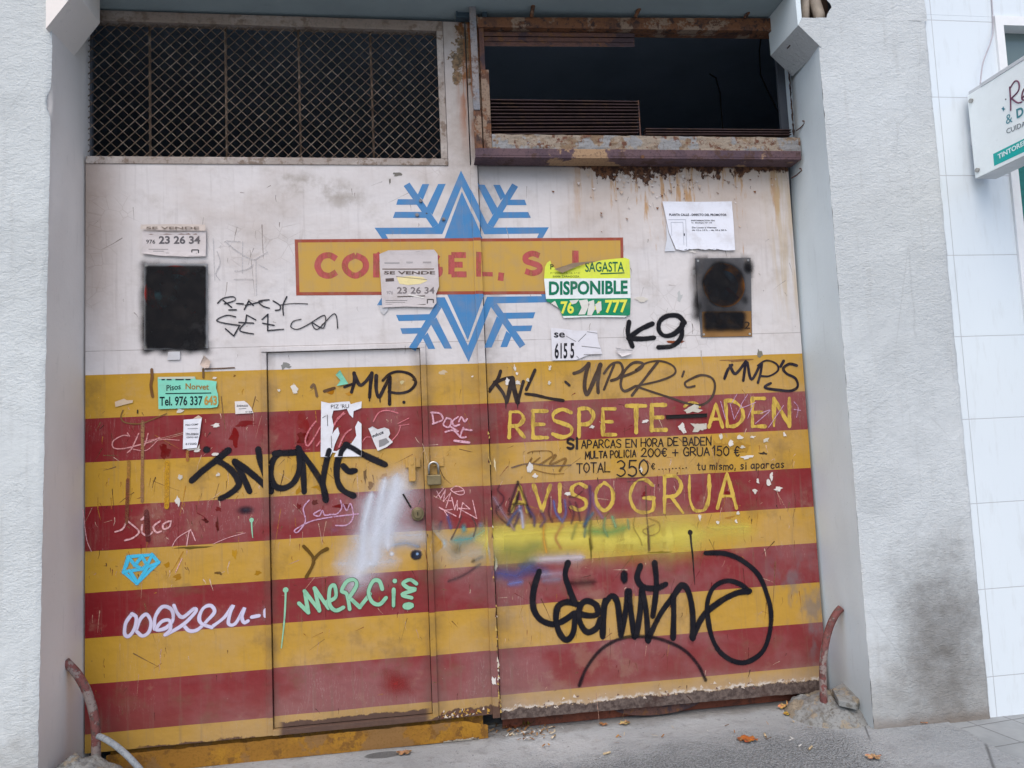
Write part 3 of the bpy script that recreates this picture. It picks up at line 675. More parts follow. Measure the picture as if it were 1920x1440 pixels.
for k in range(11): slat('louvre', 916, 186.5 + k * 6.4 + (k % 3) * 0.4, 1197 + (k % 2) * 1.5, 190 + k * 5.9 - (k % 4) * 0.4, -0.055, 0.0045, 0.045, 'rust_black', 0.004)
for k in range(3): slat('louvre', 1211, 241 + k * 5, 1484, 243 + k * 4.4, -0.055, 0.0045, 0.045, 'rust_black', 0.004)
for k in range(4): slat('louvre', 907, 54 + k * 9.6, 1190, 57 + k * 9.2, -0.055 - 0.004 * (k % 2), 0.021, 0.01, 'rust_dark', 0.012)
for k in range(2): slat('louvre', 1190, 53 + k * 8, 1474, 54 + k * 8, -0.050, 0.019, 0.01, 'rust_dark', 0.012)
a = on_y(1197, 192, -0.05); mb = MB(); mb.box(a.x - 0.003, a.x + 0.003, -0.052, -0.046, 2.962, a.z + 0.01); mb.build('louvre_guide', M['rust_dark'], win)
for (u, v) in ((1204, 296),):
    c0 = on_y(u, v, WY - 0.02); mb = MB(); mb.disc((c0.x, c0.z), 0.011, 0.011, WY - 0.032, WY - 0.0222, 12); mb.build('bolt', M['rust_dark'], win, bevel=0.002)
# hooks hanging from the lintel above the window
for i, (u, v0, v1, du) in enumerate(((998, 4, 32, 3), (1196, 10, 32, 10), (1403, 11, 34, 14))):
    a, b = on_y(u + du * 0.5, v0, -0.10), on_y(u - du * 0.5, v1, -0.10); mb = MB()
    mb.tube([(a.x, -0.13, 3.65), (a.x, -0.13, a.z), (b.x, -0.10, b.z)], [0.011, 0.012, 0.009], 6); mb.tube([(a.x - 0.004, -0.135, a.z), (a.x + 0.022, -0.15, a.z + 0.004)], 0.008, 6)
    tag(mb.build('hook', M['rust_orange']), ['rusty hook under lintel, nearest the grey upright bar', 'rusty hook under lintel above the middle of the window', 'rusty hook under lintel, nearest the broken pillar corner'][i], 'hook', 'rusty hooks under the lintel')
mb = MB(); a, b = on_y(857, 6, -0.05), on_y(884, 33, -0.05)
mb.box(a.x, b.x, -0.05, -0.045, b.z, a.z + 0.03); mb.box(a.x - 0.008, a.x, -0.06, -0.02, b.z - 0.005, a.z + 0.03); mb.box(a.x, b.x, -0.06, -0.02, b.z - 0.006, b.z); mb.box(b.x + 0.055, b.x + 0.08, -0.06, -0.03, b.z, a.z + 0.03)
tag(mb.build('bracket_box', M['box_blue']), 'small dark blue metal bracket box under lintel beside grey upright bar', 'bracket')
# wires poking out of the jamb beside the window frame
for i, (u0, v0, u1, v1) in enumerate(((1493, 245, 1509, 231), (1501, 300, 1523, 284), (1484, 334, 1503, 320), (1487, 115, 1496, 97))):
    a, b = on_y(u0, v0, -0.06), on_y(u1, v1, -0.13); mb = MB()
    mb.tube([a, (a + b) / 2 + Vector((0, 0, -0.004)), b, b + Vector((-0.004, 0, 0.012)), b + Vector((-0.012, 0, 0.012))], 0.0035, 6)
    tag(mb.build('wire_stub', M['rust_dark']), ['bent wire stub beside the window frame bottom right corner', 'longest hooked wire stub just below the window corner', 'lowest wire stub beside the top of right leaf', 'highest wire stub, beside the corner haunch'][i], 'wire', 'wire stubs in the right jamb')
# cables hanging inside
for i, pts in enumerate((((1428, 58), (1424, 95), (1426, 140), (1440, 172), (1462, 215), (1480, 250)), ((1330, 138), (1342, 146), (1350, 175), (1353, 215), (1356, 250)))):
    mb = MB(); mb.tube([on_y(u, v, 0.7) for u, v in pts], 0.0045, 6)
    tag(mb.build('cable', M['cable'], smooth=True), ['black cable hanging inside the window, nearer the pillar', 'black cable hanging inside the middle of the window'][i], 'cable', 'cables inside the window')

# ---------------------------------------------------------------- painted things on the doors
LAY = [0]
HARD = ((-1, 0.0), (-0.5, 0.72), (0, 1.0), (0.5, 0.72), (1, 0.0)); SOFT = ((-1, 0.0), (-0.5, 0.42), (0, 1.0), (0.5, 0.42), (1, 0.0)); PROF = HARD
def catmull(pts, closed=False):
    if len(pts) < 3: return pts
    out = []
    P = [Vector((p[0], p[1], p[2] if len(p) > 2 else 0)) for p in pts]; n = len(P)
    for i in range(n - 1):
        p0 = P[max(i - 1, 0)]; p1 = P[i]; p2 = P[i + 1]; p3 = P[min(i + 2, n - 1)]
        for k in range(7):
            t = k / 7.0
            out.append(0.5 * ((2 * p1) + (p2 - p0) * t + (2 * p0 - 5 * p1 + 4 * p2 - p3) * t * t + (3 * p1 - p0 - 3 * p2 + p3) * t ** 3))
    out.append(P[-1]); return out
def ribbon(mb, pix, w, col, h, kind_cov=1.0, w_end=None, jit=0.0, soft_ends=True):
    """pix: photo points of a stroke on the door sheet; w: width in photo pixels."""
    P = [on_y(p[0], p[1]) for p in pix]
    ww = w * 0.00262; we = ww if w_end is None else w_end * 0.00262
    # resample
    pts = [P[0]]; 
    for a, b in zip(P, P[1:]):
        L = (b - a).length; k = max(1, int(L / max(0.004, ww * 0.45)))
        for i in range(1, k + 1): pts.append(a.lerp(b, i / k))
    n = len(pts)
    if n < 2: return
    secs = []
    for i in range(n):
        t = pts[min(i + 1, n - 1)] - pts[max(i - 1, 0)]
        if t.length < 1e-7: t = Vector((1, 0, 0))
        t.normalize(); f = i / (n - 1)
        r = (ww + (we - ww) * f) / 2 * (1 + jit * noise.noise((i * 0.7, ww * 900, len(mb.v) * 0.01)) + 2.6 * jit * noise.noise((i * 0.13, ww * 500, len(mb.v) * 0.003 + 7)))
        secs.append((pts[i], t, r, 1.0))
    if soft_ends:
        p, t, r, _ = secs[0]; secs = [(p - t * r, t, r * 0.12, 0.1), (p - t * r * 0.86, t, r * 0.5, 0.6), (p - t * r * 0.5, t, r * 0.86, 1.0)] + secs
        p, t, r, _ = secs[-1]; secs += [(p + t * r * 0.5, t, r * 0.86, 1.0), (p + t * r * 0.86, t, r * 0.5, 0.6), (p + t * r, t, r * 0.12, 0.1)]
    prev = None
    for i, (p, t, r, cv) in enumerate(secs):
        nx, nz = -t.z, t.x; row = []
        hh = h + i * 2.5e-6
        for s, c in PROF:
            x, z = p.x + nx * r * s, p.z + nz * r * s
            row.append(mb.vert((x, yoff(x, z) - hh, z), c * cv * kind_cov, col))
        if prev:
            for k in range(4): mb.face((prev[k], prev[k + 1], row[k + 1], row[k]))
        prev = row
def blob(mb, u, v, ru, rv, col, h, cov=1.0, rings=4, seg=22):
    c = on_y(u, v); sx, sz = ru * 0.00262, rv * 0.00262
    ctr = mb.vert((c.x, yoff(c.x, c.z) - h, c.z), cov, col); prev = None
    for k in range(1, rings + 1):
        f = k / rings; row = []
        for i in range(seg):
            a = i * 2 * math.pi / seg; j = 1 + 0.12 * noise.noise((math.cos(a) * 2 + u, math.sin(a) * 2, v))
            x, z = c.x + sx * f * j * math.cos(a), c.z + sz * f * j * math.sin(a)
            row.append(mb.vert((x, yoff(x, z) - h, z), cov * (1 - f) ** 0.8 if k < rings else 0.0, col))
        for i in range(seg):
            l = (i + 1) % seg
            if prev is None: mb.face((ctr, row[i], row[l]))
            else: mb.face((prev[i], row[i], row[l], prev[l]))
        prev = row
def graffiti(name, parent, kind, col, w, Z, strokes, label=None, jit=0.08, cov=1.0, straight=()):
    global PROF
    PROF = SOFT if kind == 'fog' else HARD
    LAY[0] += 1; h = (0.00036 + LAY[0] * 0.00002) if (kind == 'fog' and name != 'graffiti_flames') else (0.0020 + LAY[0] * 0.00006)
    mb = MB(); c = lin(col)
    for i, s in enumerate(strokes):
        ws, we, sc = w, None, c
        if isinstance(s, dict): ws = s.get('w', w); we = s.get('e'); sc = lin(s['c']) if 'c' in s else c; dot = s.get('dot'); s_ = s.get('p')
        else: dot = None; s_ = s
        ws = ws * {'spray': 1.4, 'marker': 1.3, 'fog': 2.1, 'chalk': 1.1}.get(kind, 1.0)
        if we: we *= 1.15
        hh = h + i * 0.00003
        if dot:
            u, v = Z(dot[0], dot[1]); sc_ = Z(1, 0)[0] - Z(0, 0)[0]; blob(mb, u, v, dot[2] * sc_, dot[3] * sc_, sc, hh, cov * s.get('cov', 1.0)); continue
        pts = [Z(*p) for p in s_]
        if i in straight or len(pts) == 2: pp = [Vector((p[0], p[1], 0)) for p in pts]
        else: pp = catmull(pts)
        if kind == 'spray': ribbon(mb, pp, ws * 2.3, sc, h - 0.00008 + i * 0.000002, 0.105, None, jit)
        ribbon(mb, pp, ws, sc, hh, cov * (s.get('cov', 1.0) if isinstance(s, dict) else 1.0), we, jit)
    PROF = HARD
    o = mb.build(name, M['p_' + kind], parent)
    if label: o['label'] = label
    return o

# ---- emblem: snowflake and name panel
C4 = zoomed(520, 300, 4.8)
QUAD = [[(1645, 95), (1450, 575), (1400, 607), (875, 610), (942, 708), (997, 708), (975, 667), (1485, 667), (1652, 238)],
        [(1657, 285), (1503, 708), (1659, 708)],
        [(1190, 203), (1137, 234), (1397, 607), (1449, 575)],
        [(1305, 217), (1367, 217), (1310, 360), (1262, 315)],
        [(1447, 217), (1515, 215), (1396, 493), (1343, 432)],
        [(1085, 353), (1240, 353), (1277, 403), (1070, 403)],
        [(1060, 467), (1312, 467), (1350, 521), (1040, 521)]]
AX = on_y(863.2, 320).x + 0.003; ZT = on_y(863.2, 320).z; ZB = on_y(881.7, 678.5).z; ZC = (ZT + ZB) / 2
zpt = on_y(*C4(1400, 709)).z; 
polys = []                      # (outline x,z ; colour ; layer)
BLUE = lin((72, 128, 178))
for i, q in enumerate(QUAD):
    loc = [on_y(*C4(*p)) for p in q]
    for mx in (1, -1):
        for mz in (1, -1):
            polys.append(([(AX + (p.x - AX if abs(p.x - AX) > 0.025 else -0.0001) * mx, ZC + (p.z - ZC) * mz) for p in loc], BLUE, 0.0004 + i * 0.00005))
TL, TR, BR, BL = on_y(552.5, 449), on_y(1169, 444.5), on_y(1171, 550), on_y(555.5, 554)
bd = 0.016
polys.append(([(TL.x, TL.z), (TR.x, TR.z), (BR.x, BR.z), (BL.x, BL.z)], lin((152, 74, 58)), 0.0010))
polys.append(([(TL.x + bd, TL.z - bd), (TR.x - bd, TR.z - bd), (BR.x - bd, BR.z + bd), (BL.x + bd, BL.z + bd)], lin((190, 152, 76)), 0.0012))
def drape(polys, parents, name, mat, label=None):
    outs = {k: MB() for k in parents}
    for pts, col, h in polys:
        bm = bmesh.new(); bm.faces.new([bm.verts.new((x, 0, z)) for x, z in pts]); bmesh.ops.triangulate(bm, faces=bm.faces[:])
        for xc in (XS, XA, WK['x0'] - 0.028, WK['x0'], WK['x1'], WK['x1'] + 0.03):
            bmesh.ops.bisect_plane(bm, geom=bm.verts[:] + bm.edges[:] + bm.faces[:], plane_co=(xc, 0, 0), plane_no=(1, 0, 0))
        for zc in (WK['z1'], WK['z1'] + 0.025, WK['z0']):
            bmesh.ops.bisect_plane(bm, geom=bm.verts[:] + bm.edges[:] + bm.faces[:], plane_co=(0, 0, zc), plane_no=(0, 0, 1))
        for f in bm.faces:
            c = f.calc_center_median(); y = yoff(c.x, c.z) - h
            vs = [(v.co.x, y, v.co.z) for v in f.verts]
            e = [Vector(v) for v in vs]
            if (e[1] - e[0]).cross(e[2] - e[0]).y > 0: vs = vs[::-1]
            outs['r' if c.x > XS else 'l'].poly(vs, 0, 1.0, col)
        bm.free()
    for k, par in parents.items():
        if outs[k].f: outs[k].build(name, mat, par)
BOTH = {'l': dl, 'r': dr}
drape([q for q in polys if q[2] < 0.0009], BOTH, 'painted_snowflake', M['p_flat'])
drape([q for q in polys if q[2] >= 0.0009], BOTH, 'painted_panel', M['p_flat'])

# ---- stroke lettering
GL = {'A': '0,10 5,0 10,10|2,6.6 8,6.6', 'B': '0,0 0,10|~0,0 6,0 8,2.4 6,4.8 0,5|~0,5 7,5 10,7.5 7,10 0,10', 'C': '~9.5,1.8 6,0 2,1 0,5 2,9 6,10 9.5,8.2',
      'D': '0,0 0,10|~0,0 5,.3 9.5,3 9.5,7 5,9.7 0,10', 'E': '0,0 0,10|0,0 9,0|0,5 7,5|0,10 9.4,10', 'G': '~9.3,1.8 6,0 2,1 0,5 2,9 6,10 9.3,9 9.6,5.6|9.6,5.6 5.5,5.6',
      'H': '0,0 0,10|10,0 10,10|0,5 10,5', 'I': '5,0 5,10', 'L': '0,0 0,10|0,10 9,10', 'M': '0,10 1,0|1,0 5,7|5,7 9,0|9,0 10,10', 'N': '0,10 0,0|0,0 10,10|10,10 10,0',
      'O': '~5,0 1.2,2 0,5 1.2,8 5,10 8.8,8 10,5 8.8,2 5,0', 'P': '0,0 0,10|~0,0 6,0 9,2.6 6,5.3 0,5.6', 'R': '0,0 0,10|~0,0 6,0 9,2.6 6,5.2 0,5.5|3.5,5.5 10,10',
      'S': '~9.2,1.2 5,0 1,1.4 1,3.8 5,5 9,6.4 9,8.8 5,10 .5,8.9', 'T': '0,0 10,0|5,0 5,10', 'U': '~0,0 0,6 2,9.4 5,10 8,9.4 10,6 10,0', 'V': '0,0 5,10|5,10 10,0',
      '0': '~5,0 1.2,2 0,5 1.2,8 5,10 8.8,8 10,5 8.8,2 5,0', '1': '2,2.5 6,0|6,0 6,10', '2': '~1,2.5 4,0 8,1 8.5,3.5 5,7 0,10|0,10 10,10', '3': '~1,1 5,0 9,2 7.5,4.4 4,5 8,5.6 9.5,8 5,10 .5,9',
      '5': '9,0 2,0|2,0 1.4,4.6|~1.4,4.6 5,3.8 9,5.4 9,8.4 5,10 .5,9', '€': '~9,1.5 6,0 3,1.2 1.8,5 3,8.8 6,10 9,8.5|0,4 7,4|0,6.2 6.5,6.2', '+': '0,6 10,6|5,2 5,10', '.': '4,9.6 5,9.6', ',': '5,9 3.5,12',
      't': '4,0 4,9|~4,9 5,10 7.5,9.6|0.5,3 7.5,3', 'u': '~0,3.4 .4,8 4,10 8,8|8,3.4 8,10', 'm': '0,3.6 0,10|~0,5 2.5,3.6 4.6,5 4.6,10|~4.6,5 7,3.6 9.4,5 9.4,10', 'i': '5,3.6 5,10|5,.8 5,1.2',
      's': '~8,4.4 4.5,3.6 2,5 4.5,6.6 8,8 5,10 1.5,9.3', 'o': '~5,3.6 1,5 .5,7.5 3,10 7,9.6 9,6.8 7.6,4.2 5,3.6', 'a': '~8.5,5 5,3.5 1,5.4 1,8.6 4,10 8.5,7.4|8.5,3.6 9,10', 'p': '1,3.6 1,13.4|~1,5 5,3.6 8.6,6 7,9.4 1,9.4',
      'r': '1.5,3.6 1.5,10|~1.5,6 4,3.8 8,4.2', 'c': '~8.5,5 5,3.6 1.4,5.4 1,8 4,10 8.5,9', ' ': ''}
def glyph(ch):
    out = []
    for part in GL[ch].split('|'):
        if not part: continue
        sm = part[0] == '~'; pts = [tuple(float(k) / 10 for k in q.split(',')) for q in part.lstrip('~').split()]
        out.append((sm, pts))
    return out
def letters(mb, items, w, col, h, jit=0.1, soft=True):
    """items: (char, x0, y0, x1, y1[, skew]) boxes in photo pixels."""
    for j, it in enumerate(items):
        ch, x0, y0, x1, y1 = it[:5]; sk = it[5] if len(it) > 5 else 0
        for i, (sm, pts) in enumerate(glyph(ch)):
            q = [(x0 + (x1 - x0) * a + sk * (1 - b), y0 + (y1 - y0) * b) for a, b in pts]
            ribbon(mb, catmull(q) if sm and len(q) > 2 else [Vector((*k, 0)) for k in q], w, col, h + (i + 3 * (j % 3)) * 0.00003, 1.0, None, jit, soft)
def line_text(text, x0, y0, x1, y1, hgt, rnd=0.5, gap=0.28, wide=None):
    """letters spread along a base line from (x0,y0) to (x1,y1) (photo pixels, top edge of capitals)."""
    wd_ = [0.42 if c in 'I1i.,' else (0.5 if c == ' ' else (1.25 if c in 'Mm' else 1.0)) for c in text]
    tot = sum(wd_) + gap * (len(text) - 1); k = (x1 - x0) / tot; x = x0; out = []
    for c, q in zip(text, wd_):
        yy = y0 + (y1 - y0) * (x - x0) / (x1 - x0) + random.uniform(-rnd, rnd)
        if c != ' ':
            ww = q * k
            if c in 'I1i.,': out.append((c, x - k * 0.2, yy, x + k * 0.6, yy + hgt))
            else: out.append((c, x, yy, x + ww, yy + hgt + random.uniform(-rnd, rnd)))
        x += (q + gap) * k
    return out

# company name in block capitals
NC = lin((176, 84, 82))
def name_letters():
    L, Rr = MB(), MB()
    h = 0.00145
    B8 = zoomed(880, 300, 4.8)
    def bx(Z, ch, x0, y0, x1, y1): a = Z(x0, y0); b = Z(x1, y1); return (ch, a[0], a[1], b[0], b[1])
    letters(L, [bx(C4, 'C', 362, 858, 540, 1042), bx(C4, 'O', 608, 858, 798, 1042), bx(C4, 'N', 890, 842, 1085, 1058), bx(C4, 'G', 1240, 858, 1470, 1042), bx(C4, 'E', 1566, 856, 1712, 1030)], 12.6, NC, h, 0.0, False)
    a = C4(1815, 832); b = C4(1815, 1055)
    ribbon(L, [Vector((*a, 0)), Vector((a[0] + 0.6, b[1], 0))], 13.5, NC, h, 1.0, None, 0, False)
    ribbon(Rr, [Vector((*B8(118, 1024), 0)), Vector((*B8(212, 1026), 0))], 9.5, NC, h, 1, None, 0, False)
    ribbon(Rr, [Vector((*B8(290, 1010), 0)), Vector((*B8(282, 1084), 0))], 12, NC, h, 1, None, 0, False)
    letters(Rr, [bx(B8, 'S', 498, 838, 645, 1016)], 12.4, NC, h, 0.0, False)
    ribbon(Rr, [Vector((*B8(956, 812), 0)), Vector((*B8(960, 1030), 0))], 14, NC, h, 1, None, 0, False)
    ribbon(Rr, [Vector((*B8(993, 1020), 0)), Vector((*B8(1080, 1020), 0))], 9.5, NC, h, 1, None, 0, False)
    L.build('painted_lettering', M['p_brush'], dl); Rr.build('painted_lettering', M['p_brush'], dr)
name_letters()

# RESPETE BADEN / AVISO GRUA brush lettering
YB = lin((205, 172, 78))
Z8 = zoomed(880, 580, 4.8); Z12 = zoomed(1200, 640, 5.3333); Z9 = zoomed(900, 800, 5.3333); Z14 = zoomed(1200, 840, 5.3333)
def bxs(Z, *its): return [(c, *Z(x0, y0), *Z(x1, y1), (0 if len(r) == 0 else r[0])) for c, x0, y0, x1, y1, *r in its]
def brush_word(label, items, w):
    mb = MB(); letters(mb, items, w, YB, 0.0016, 0.26)
    if 'BADEN' in label: ribbon(mb, catmull([Z12(450, 650), Z12(500, 615), Z12(560, 618), Z12(600, 650)]), 6, YB, 0.0016)
    mb.build('painted_word', M['p_brush'], dr)['label'] = label
brush_word('yellow brush lettering RESPETE', bxs(Z8, ('R', 360, 925, 495, 1150, 2), ('E', 575, 915, 715, 1155), ('S', 745, 900, 935, 1150), ('P', 990, 895, 1135, 1145), ('E', 1205, 895, 1325, 1128), ('T', 1420, 868, 1590, 1105), ('E', 1645, 860, 1780, 1085)), 7.8)
brush_word('yellow brush lettering BADEN, its B scraped away', bxs(Z12, ('A', 695, 625, 830, 855), ('D', 880, 592, 1045, 850, -4), ('E', 1130, 570, 1262, 850), ('N', 1345, 570, 1500, 845)), 7.6)
brush_word('yellow brush lettering AVISO', bxs(Z9, ('A', 320, 590, 475, 850), ('V', 540, 590, 705, 845), ('I', 770, 580, 830, 845), ('S', 910, 570, 1075, 835), ('O', 1160, 560, 1335, 840)), 7)
brush_word('yellow brush lettering GRUA', bxs(Z9, ('G', 1505, 530, 1750, 860)) + bxs(Z14, ('R', 250, 285, 435, 650), ('U', 500, 275, 695, 630), ('A', 780, 250, 970, 600)), 7)
BK = lin((38, 32, 34))
def hand_line(label, *rows):
    mb = MB()
    for txt, x0, y0, x1, y1, hg, w in rows: letters(mb, line_text(txt, x0, y0, x1, y1, hg, 0.7), w, BK, 0.0018)
    mb.build('hand_lettering', M['p_marker'], dr)['label'] = label
hand_line('upper line of small black hand lettering', ('SI', 1064, 823, 1085, 821, 19, 5.4), ('APARCAS EN HORA DE BADEN', 1091, 826, 1334, 819, 15, 2.5))
hand_line('middle line of small black hand lettering', ('MULTA POLICIA', 1098, 847, 1193, 843, 13, 2.5), ('200€ + GRUA', 1203, 841, 1331, 839, 15, 2.6), ('150 €', 1338, 836, 1388, 838, 17, 2.7))
hand_line('lower line of small black hand lettering', ('TOTAL', 1082, 869, 1145, 867, 18, 2.7), ('350', 1157, 864, 1216, 861, 29, 3.4), ('€', 1222, 869, 1229, 869, 11, 2), ('.........', 1235, 869, 1290, 867, 11, 2.2), ('tu mismo, si aparcas', 1308, 869, 1472, 864, 13, 2.3))

# ---- graffiti
I6 = zoomed(150, 640, 4.8); I7 = zoomed(500, 640, 4.8); I4 = zoomed(480, 840, 4.3636); I9 = zoomed(150, 900, 4.8); IB = zoomed(960, 1000, 3.6923); IM = zoomed(150, 380, 4.8)
ID = lambda x, y: (x, y)
def m7(*ps): return [(x + 1680, y) for x, y in ps]
BLK = (24, 24, 32)
graffiti('graffiti_tag', dl, 'spray', BLK, 9.6, I6, [
    dict(dot=(1140, 975, 40, 38)), [(1330, 985), (1240, 1060), (1110, 1160), (1010, 1250)], [(1235, 1070), (1330, 1130), (1395, 1200), (1430, 1290), (1350, 1370), (1270, 1412)],
    [(1395, 1085), (1455, 1190), (1525, 1345)], [(1400, 1085), (1500, 1155), (1620, 1255), (1712, 1345)], [(1605, 975), (1625, 1080), (1668, 1200), (1715, 1345)],
    m7((105, 1005), (50, 1080), (30, 1200), (70, 1300), (150, 1322), (240, 1270), (290, 1150), (290, 1000)), m7((75, 1010), (170, 1005), (275, 1000)),
    m7((285, 965), (320, 1100), (335, 1350)), m7((290, 980), (400, 1125), (500, 1290), (532, 1425)), m7((560, 985), (530, 1110), (505, 1270), (525, 1420)),
    m7((712, 935), (655, 1015), (628, 1150), (640, 1270), (690, 1345), (775, 1388)), m7((690, 1125), (735, 1168), (790, 1165)), m7((715, 930), (850, 1010), (1060, 1108))],
    'large black spray tag over the walk-through door edge')
graffiti('graffiti_tag', dl, 'marker', (34, 28, 34), 5.6, I7, [
    [(785, 285), (790, 350), (762, 455)], [(785, 290), (835, 390), (890, 360), (945, 285)], [(945, 285), (932, 400), (925, 500)], [(985, 310), (985, 430), (1010, 500), (1060, 410), (1105, 320)],
    [(1108, 320), (1105, 450), (1106, 562)], dict(p=[(1045, 350), (1110, 290), (1200, 270), (1300, 300), (1340, 370), (1290, 440), (1200, 465), (1100, 455)], w=4.4), dict(dot=(1235, 547, 16, 16)),
    dict(p=[(700, 410), (770, 382)], w=4), dict(p=[(518, 447), (605, 420)], w=5, c=(88, 62, 40)), dict(p=[(400, 410), (425, 390), (450, 490)], w=4, c=(110, 85, 60)), dict(p=[(925, 500), (924, 535)], w=2), dict(p=[(1018, 500), (1020, 545)], w=2)],
    'black marker tag MVP on the walk-through door')
graffiti('graffiti_tag', dr, 'marker', (44, 36, 36), 5.4, Z8, [
    [(282, 555), (260, 620), (220, 670), (185, 735)], [(230, 655), (300, 745), (338, 830)], [(190, 715), (250, 655), (330, 620), (390, 612)], dict(p=[(338, 830), (360, 740), (385, 625)], w=7), dict(p=[(388, 620), (405, 720), (436, 830)], w=8),
    [(436, 830), (462, 740), (487, 650)], [(592, 545), (560, 620), (515, 720)], [(508, 760), (600, 772), (720, 800), (845, 820)], dict(p=[(330, 830), (331, 895)], w=3, e=1), dict(p=[(437, 830), (436, 892)], w=3.5, e=1), dict(p=[(868, 652), (902, 682)], w=4)],
    'dark marker tag KWL beside the seam')
graffiti('graffiti_tag', dr, 'marker', (72, 58, 50), 4.6, Z8, [
    dict(p=[(945, 575), (1010, 550), (1078, 488)], w=6), dict(p=[(1075, 492), (1048, 600), (1040, 700), (1062, 765), (1110, 670), (1182, 498)], w=7), dict(p=[(1182, 498), (1160, 650), (1162, 745)], w=6), [(1215, 720), (1255, 620), (1305, 500)], [(1215, 575), (1280, 495), (1355, 478), (1385, 545), (1345, 615), (1280, 640)],
    [(1345, 615), (1450, 580), (1545, 530), (1562, 485), (1480, 480), (1400, 555), (1365, 670), (1400, 735), (1500, 690)], [(1700, 472), (1600, 600), (1468, 772)], dict(p=[(1500, 545), (1600, 480), (1730, 465), (1840, 510), (1850, 580), (1720, 640), (1500, 690)], w=3.4),
    dict(p=[(1500, 690), (1650, 742), (1800, 790), (1960, 845), (2090, 860), (2180, 800), (2215, 700), (2190, 620), (2100, 590), (2010, 620), (1945, 660), (1965, 700), (2030, 690)], w=3.8), dict(p=[(1935, 558), (1920, 602)], w=4)],
    'loopy brownish marker tag above RESPETE BADEN')
graffiti('graffiti_tag', dr, 'marker', (36, 32, 44), 4.8, Z12, [
    [(850, 370), (885, 280), (925, 235)], [(905, 240), (960, 322), (1062, 200)], [(1062, 200), (1050, 300), (1038, 390)], [(1080, 212), (1120, 380), (1205, 235)], [(1225, 225), (1210, 320), (1185, 412)], dict(p=[(1182, 240), (1270, 190), (1370, 225), (1385, 290), (1300, 345), (1210, 345)], w=3.4),
    [(1442, 195), (1412, 248)], [(1572, 240), (1500, 225), (1440, 268), (1470, 320), (1560, 370), (1582, 450), (1520, 492), (1400, 487), (1268, 468), (1262, 445), (1312, 418)]], "black marker tag MVP'S near the right door edge")
graffiti('graffiti_tag', dr, 'spray', (22, 22, 28), 8.6, ID, [[(1180, 604), (1178, 625), (1186, 648)], [(1223, 607), (1200, 618), (1180, 633)], [(1180, 634), (1205, 635), (1226, 633)],
    [(1284, 604), (1272, 592), (1252, 592), (1238, 602), (1236, 618), (1246, 629), (1264, 626), (1281, 610)], [(1279, 608), (1278, 632), (1262, 648), (1236, 651)]], 'bold black spray tag K9 on the white part')
graffiti('graffiti_tag', dr, 'spray', (22, 22, 30), 10.2, IB, [
    [(188, 268), (150, 400), (150, 520), (200, 600), (290, 632), (370, 600), (430, 555)], [(387, 210), (370, 290), (400, 390), (435, 480)], [(455, 492), (380, 478), (320, 510), (306, 600), (330, 690), (378, 740), (425, 690), (440, 560)],
    [(465, 560), (540, 572), (592, 560), (585, 500), (520, 470), (472, 510), (470, 610), (520, 685), (585, 660), (610, 600)], [(645, 470), (632, 600), (630, 712)], [(640, 500), (690, 435), (728, 470), (745, 580), (755, 705)], [(802, 405), (790, 530), (760, 695)], [(815, 405), (825, 540), (850, 715)],
    dict(dot=(778, 303, 34, 62)), [(890, 230), (868, 310), (910, 372), (1000, 382), (1065, 355)], [(990, 210), (1002, 330), (995, 450), (978, 570)], [(865, 705), (890, 540), (902, 400)], [(902, 400), (930, 530), (945, 740)], [(945, 735), (1030, 560), (1120, 440)],
    [(1118, 440), (1122, 560), (1118, 722)], [(1120, 440), (1175, 362), (1222, 400), (1252, 540), (1255, 722)], [(1252, 718), (1330, 570), (1450, 470), (1560, 415), (1642, 402)],
    dict(p=[(1642, 402), (1580, 352), (1490, 330), (1400, 375), (1356, 480), (1362, 610), (1392, 735), (1450, 830), (1545, 890), (1640, 890), (1738, 820), (1785, 700), (1797, 560), (1770, 430), (1710, 290), (1600, 192), (1480, 142), (1345, 138)], w=8.2),
    dict(p=[(470, 1050), (520, 930), (620, 805), (750, 732), (880, 716), (1020, 732), (1180, 800), (1285, 905), (1342, 1015)], w=7.0, cov=0.42)], 'big black looping spray tag low on the right leaf')
graffiti('graffiti_drip', dr, 'marker', (26, 22, 24), 5, Z14, [dict(dot=(505, 845, 30, 30)), dict(p=[(508, 860), (518, 970), (532, 1090), (552, 1370)], w=4, e=0.8)])
graffiti('graffiti_tag', dl, 'spray', (205, 198, 222), 5.4, I9, [
    [(470, 1205), (415, 1285), (405, 1385), (445, 1402), (495, 1330), (508, 1235), (470, 1205)], [(510, 1340), (545, 1250), (600, 1208), (640, 1275), (622, 1365), (565, 1402), (515, 1365)],
    [(672, 1335), (680, 1230), (745, 1140), (825, 1165), (838, 1255), (775, 1330), (690, 1345), (735, 1275), (805, 1262), (815, 1340), (770, 1390)], [(848, 1130), (880, 1200), (930, 1232), (1025, 1160), (1042, 1185), (930, 1300), (775, 1392)],
    [(930, 1300), (985, 1355), (1060, 1345), (1150, 1260), (1212, 1185), (1180, 1130), (1115, 1150), (1075, 1230), (1095, 1290), (1185, 1325)], [(1200, 1312), (1300, 1235), (1378, 1130), (1355, 1190), (1338, 1290), (1400, 1290), (1482, 1150), (1458, 1230), (1478, 1282), (1512, 1268)],
    [(1550, 1232), (1610, 1220)], dict(p=[(1672, 1178), (1672, 1216)], w=8)], 'lilac white looping spray tag on the lower red stripe')
G1 = (142, 196, 164)
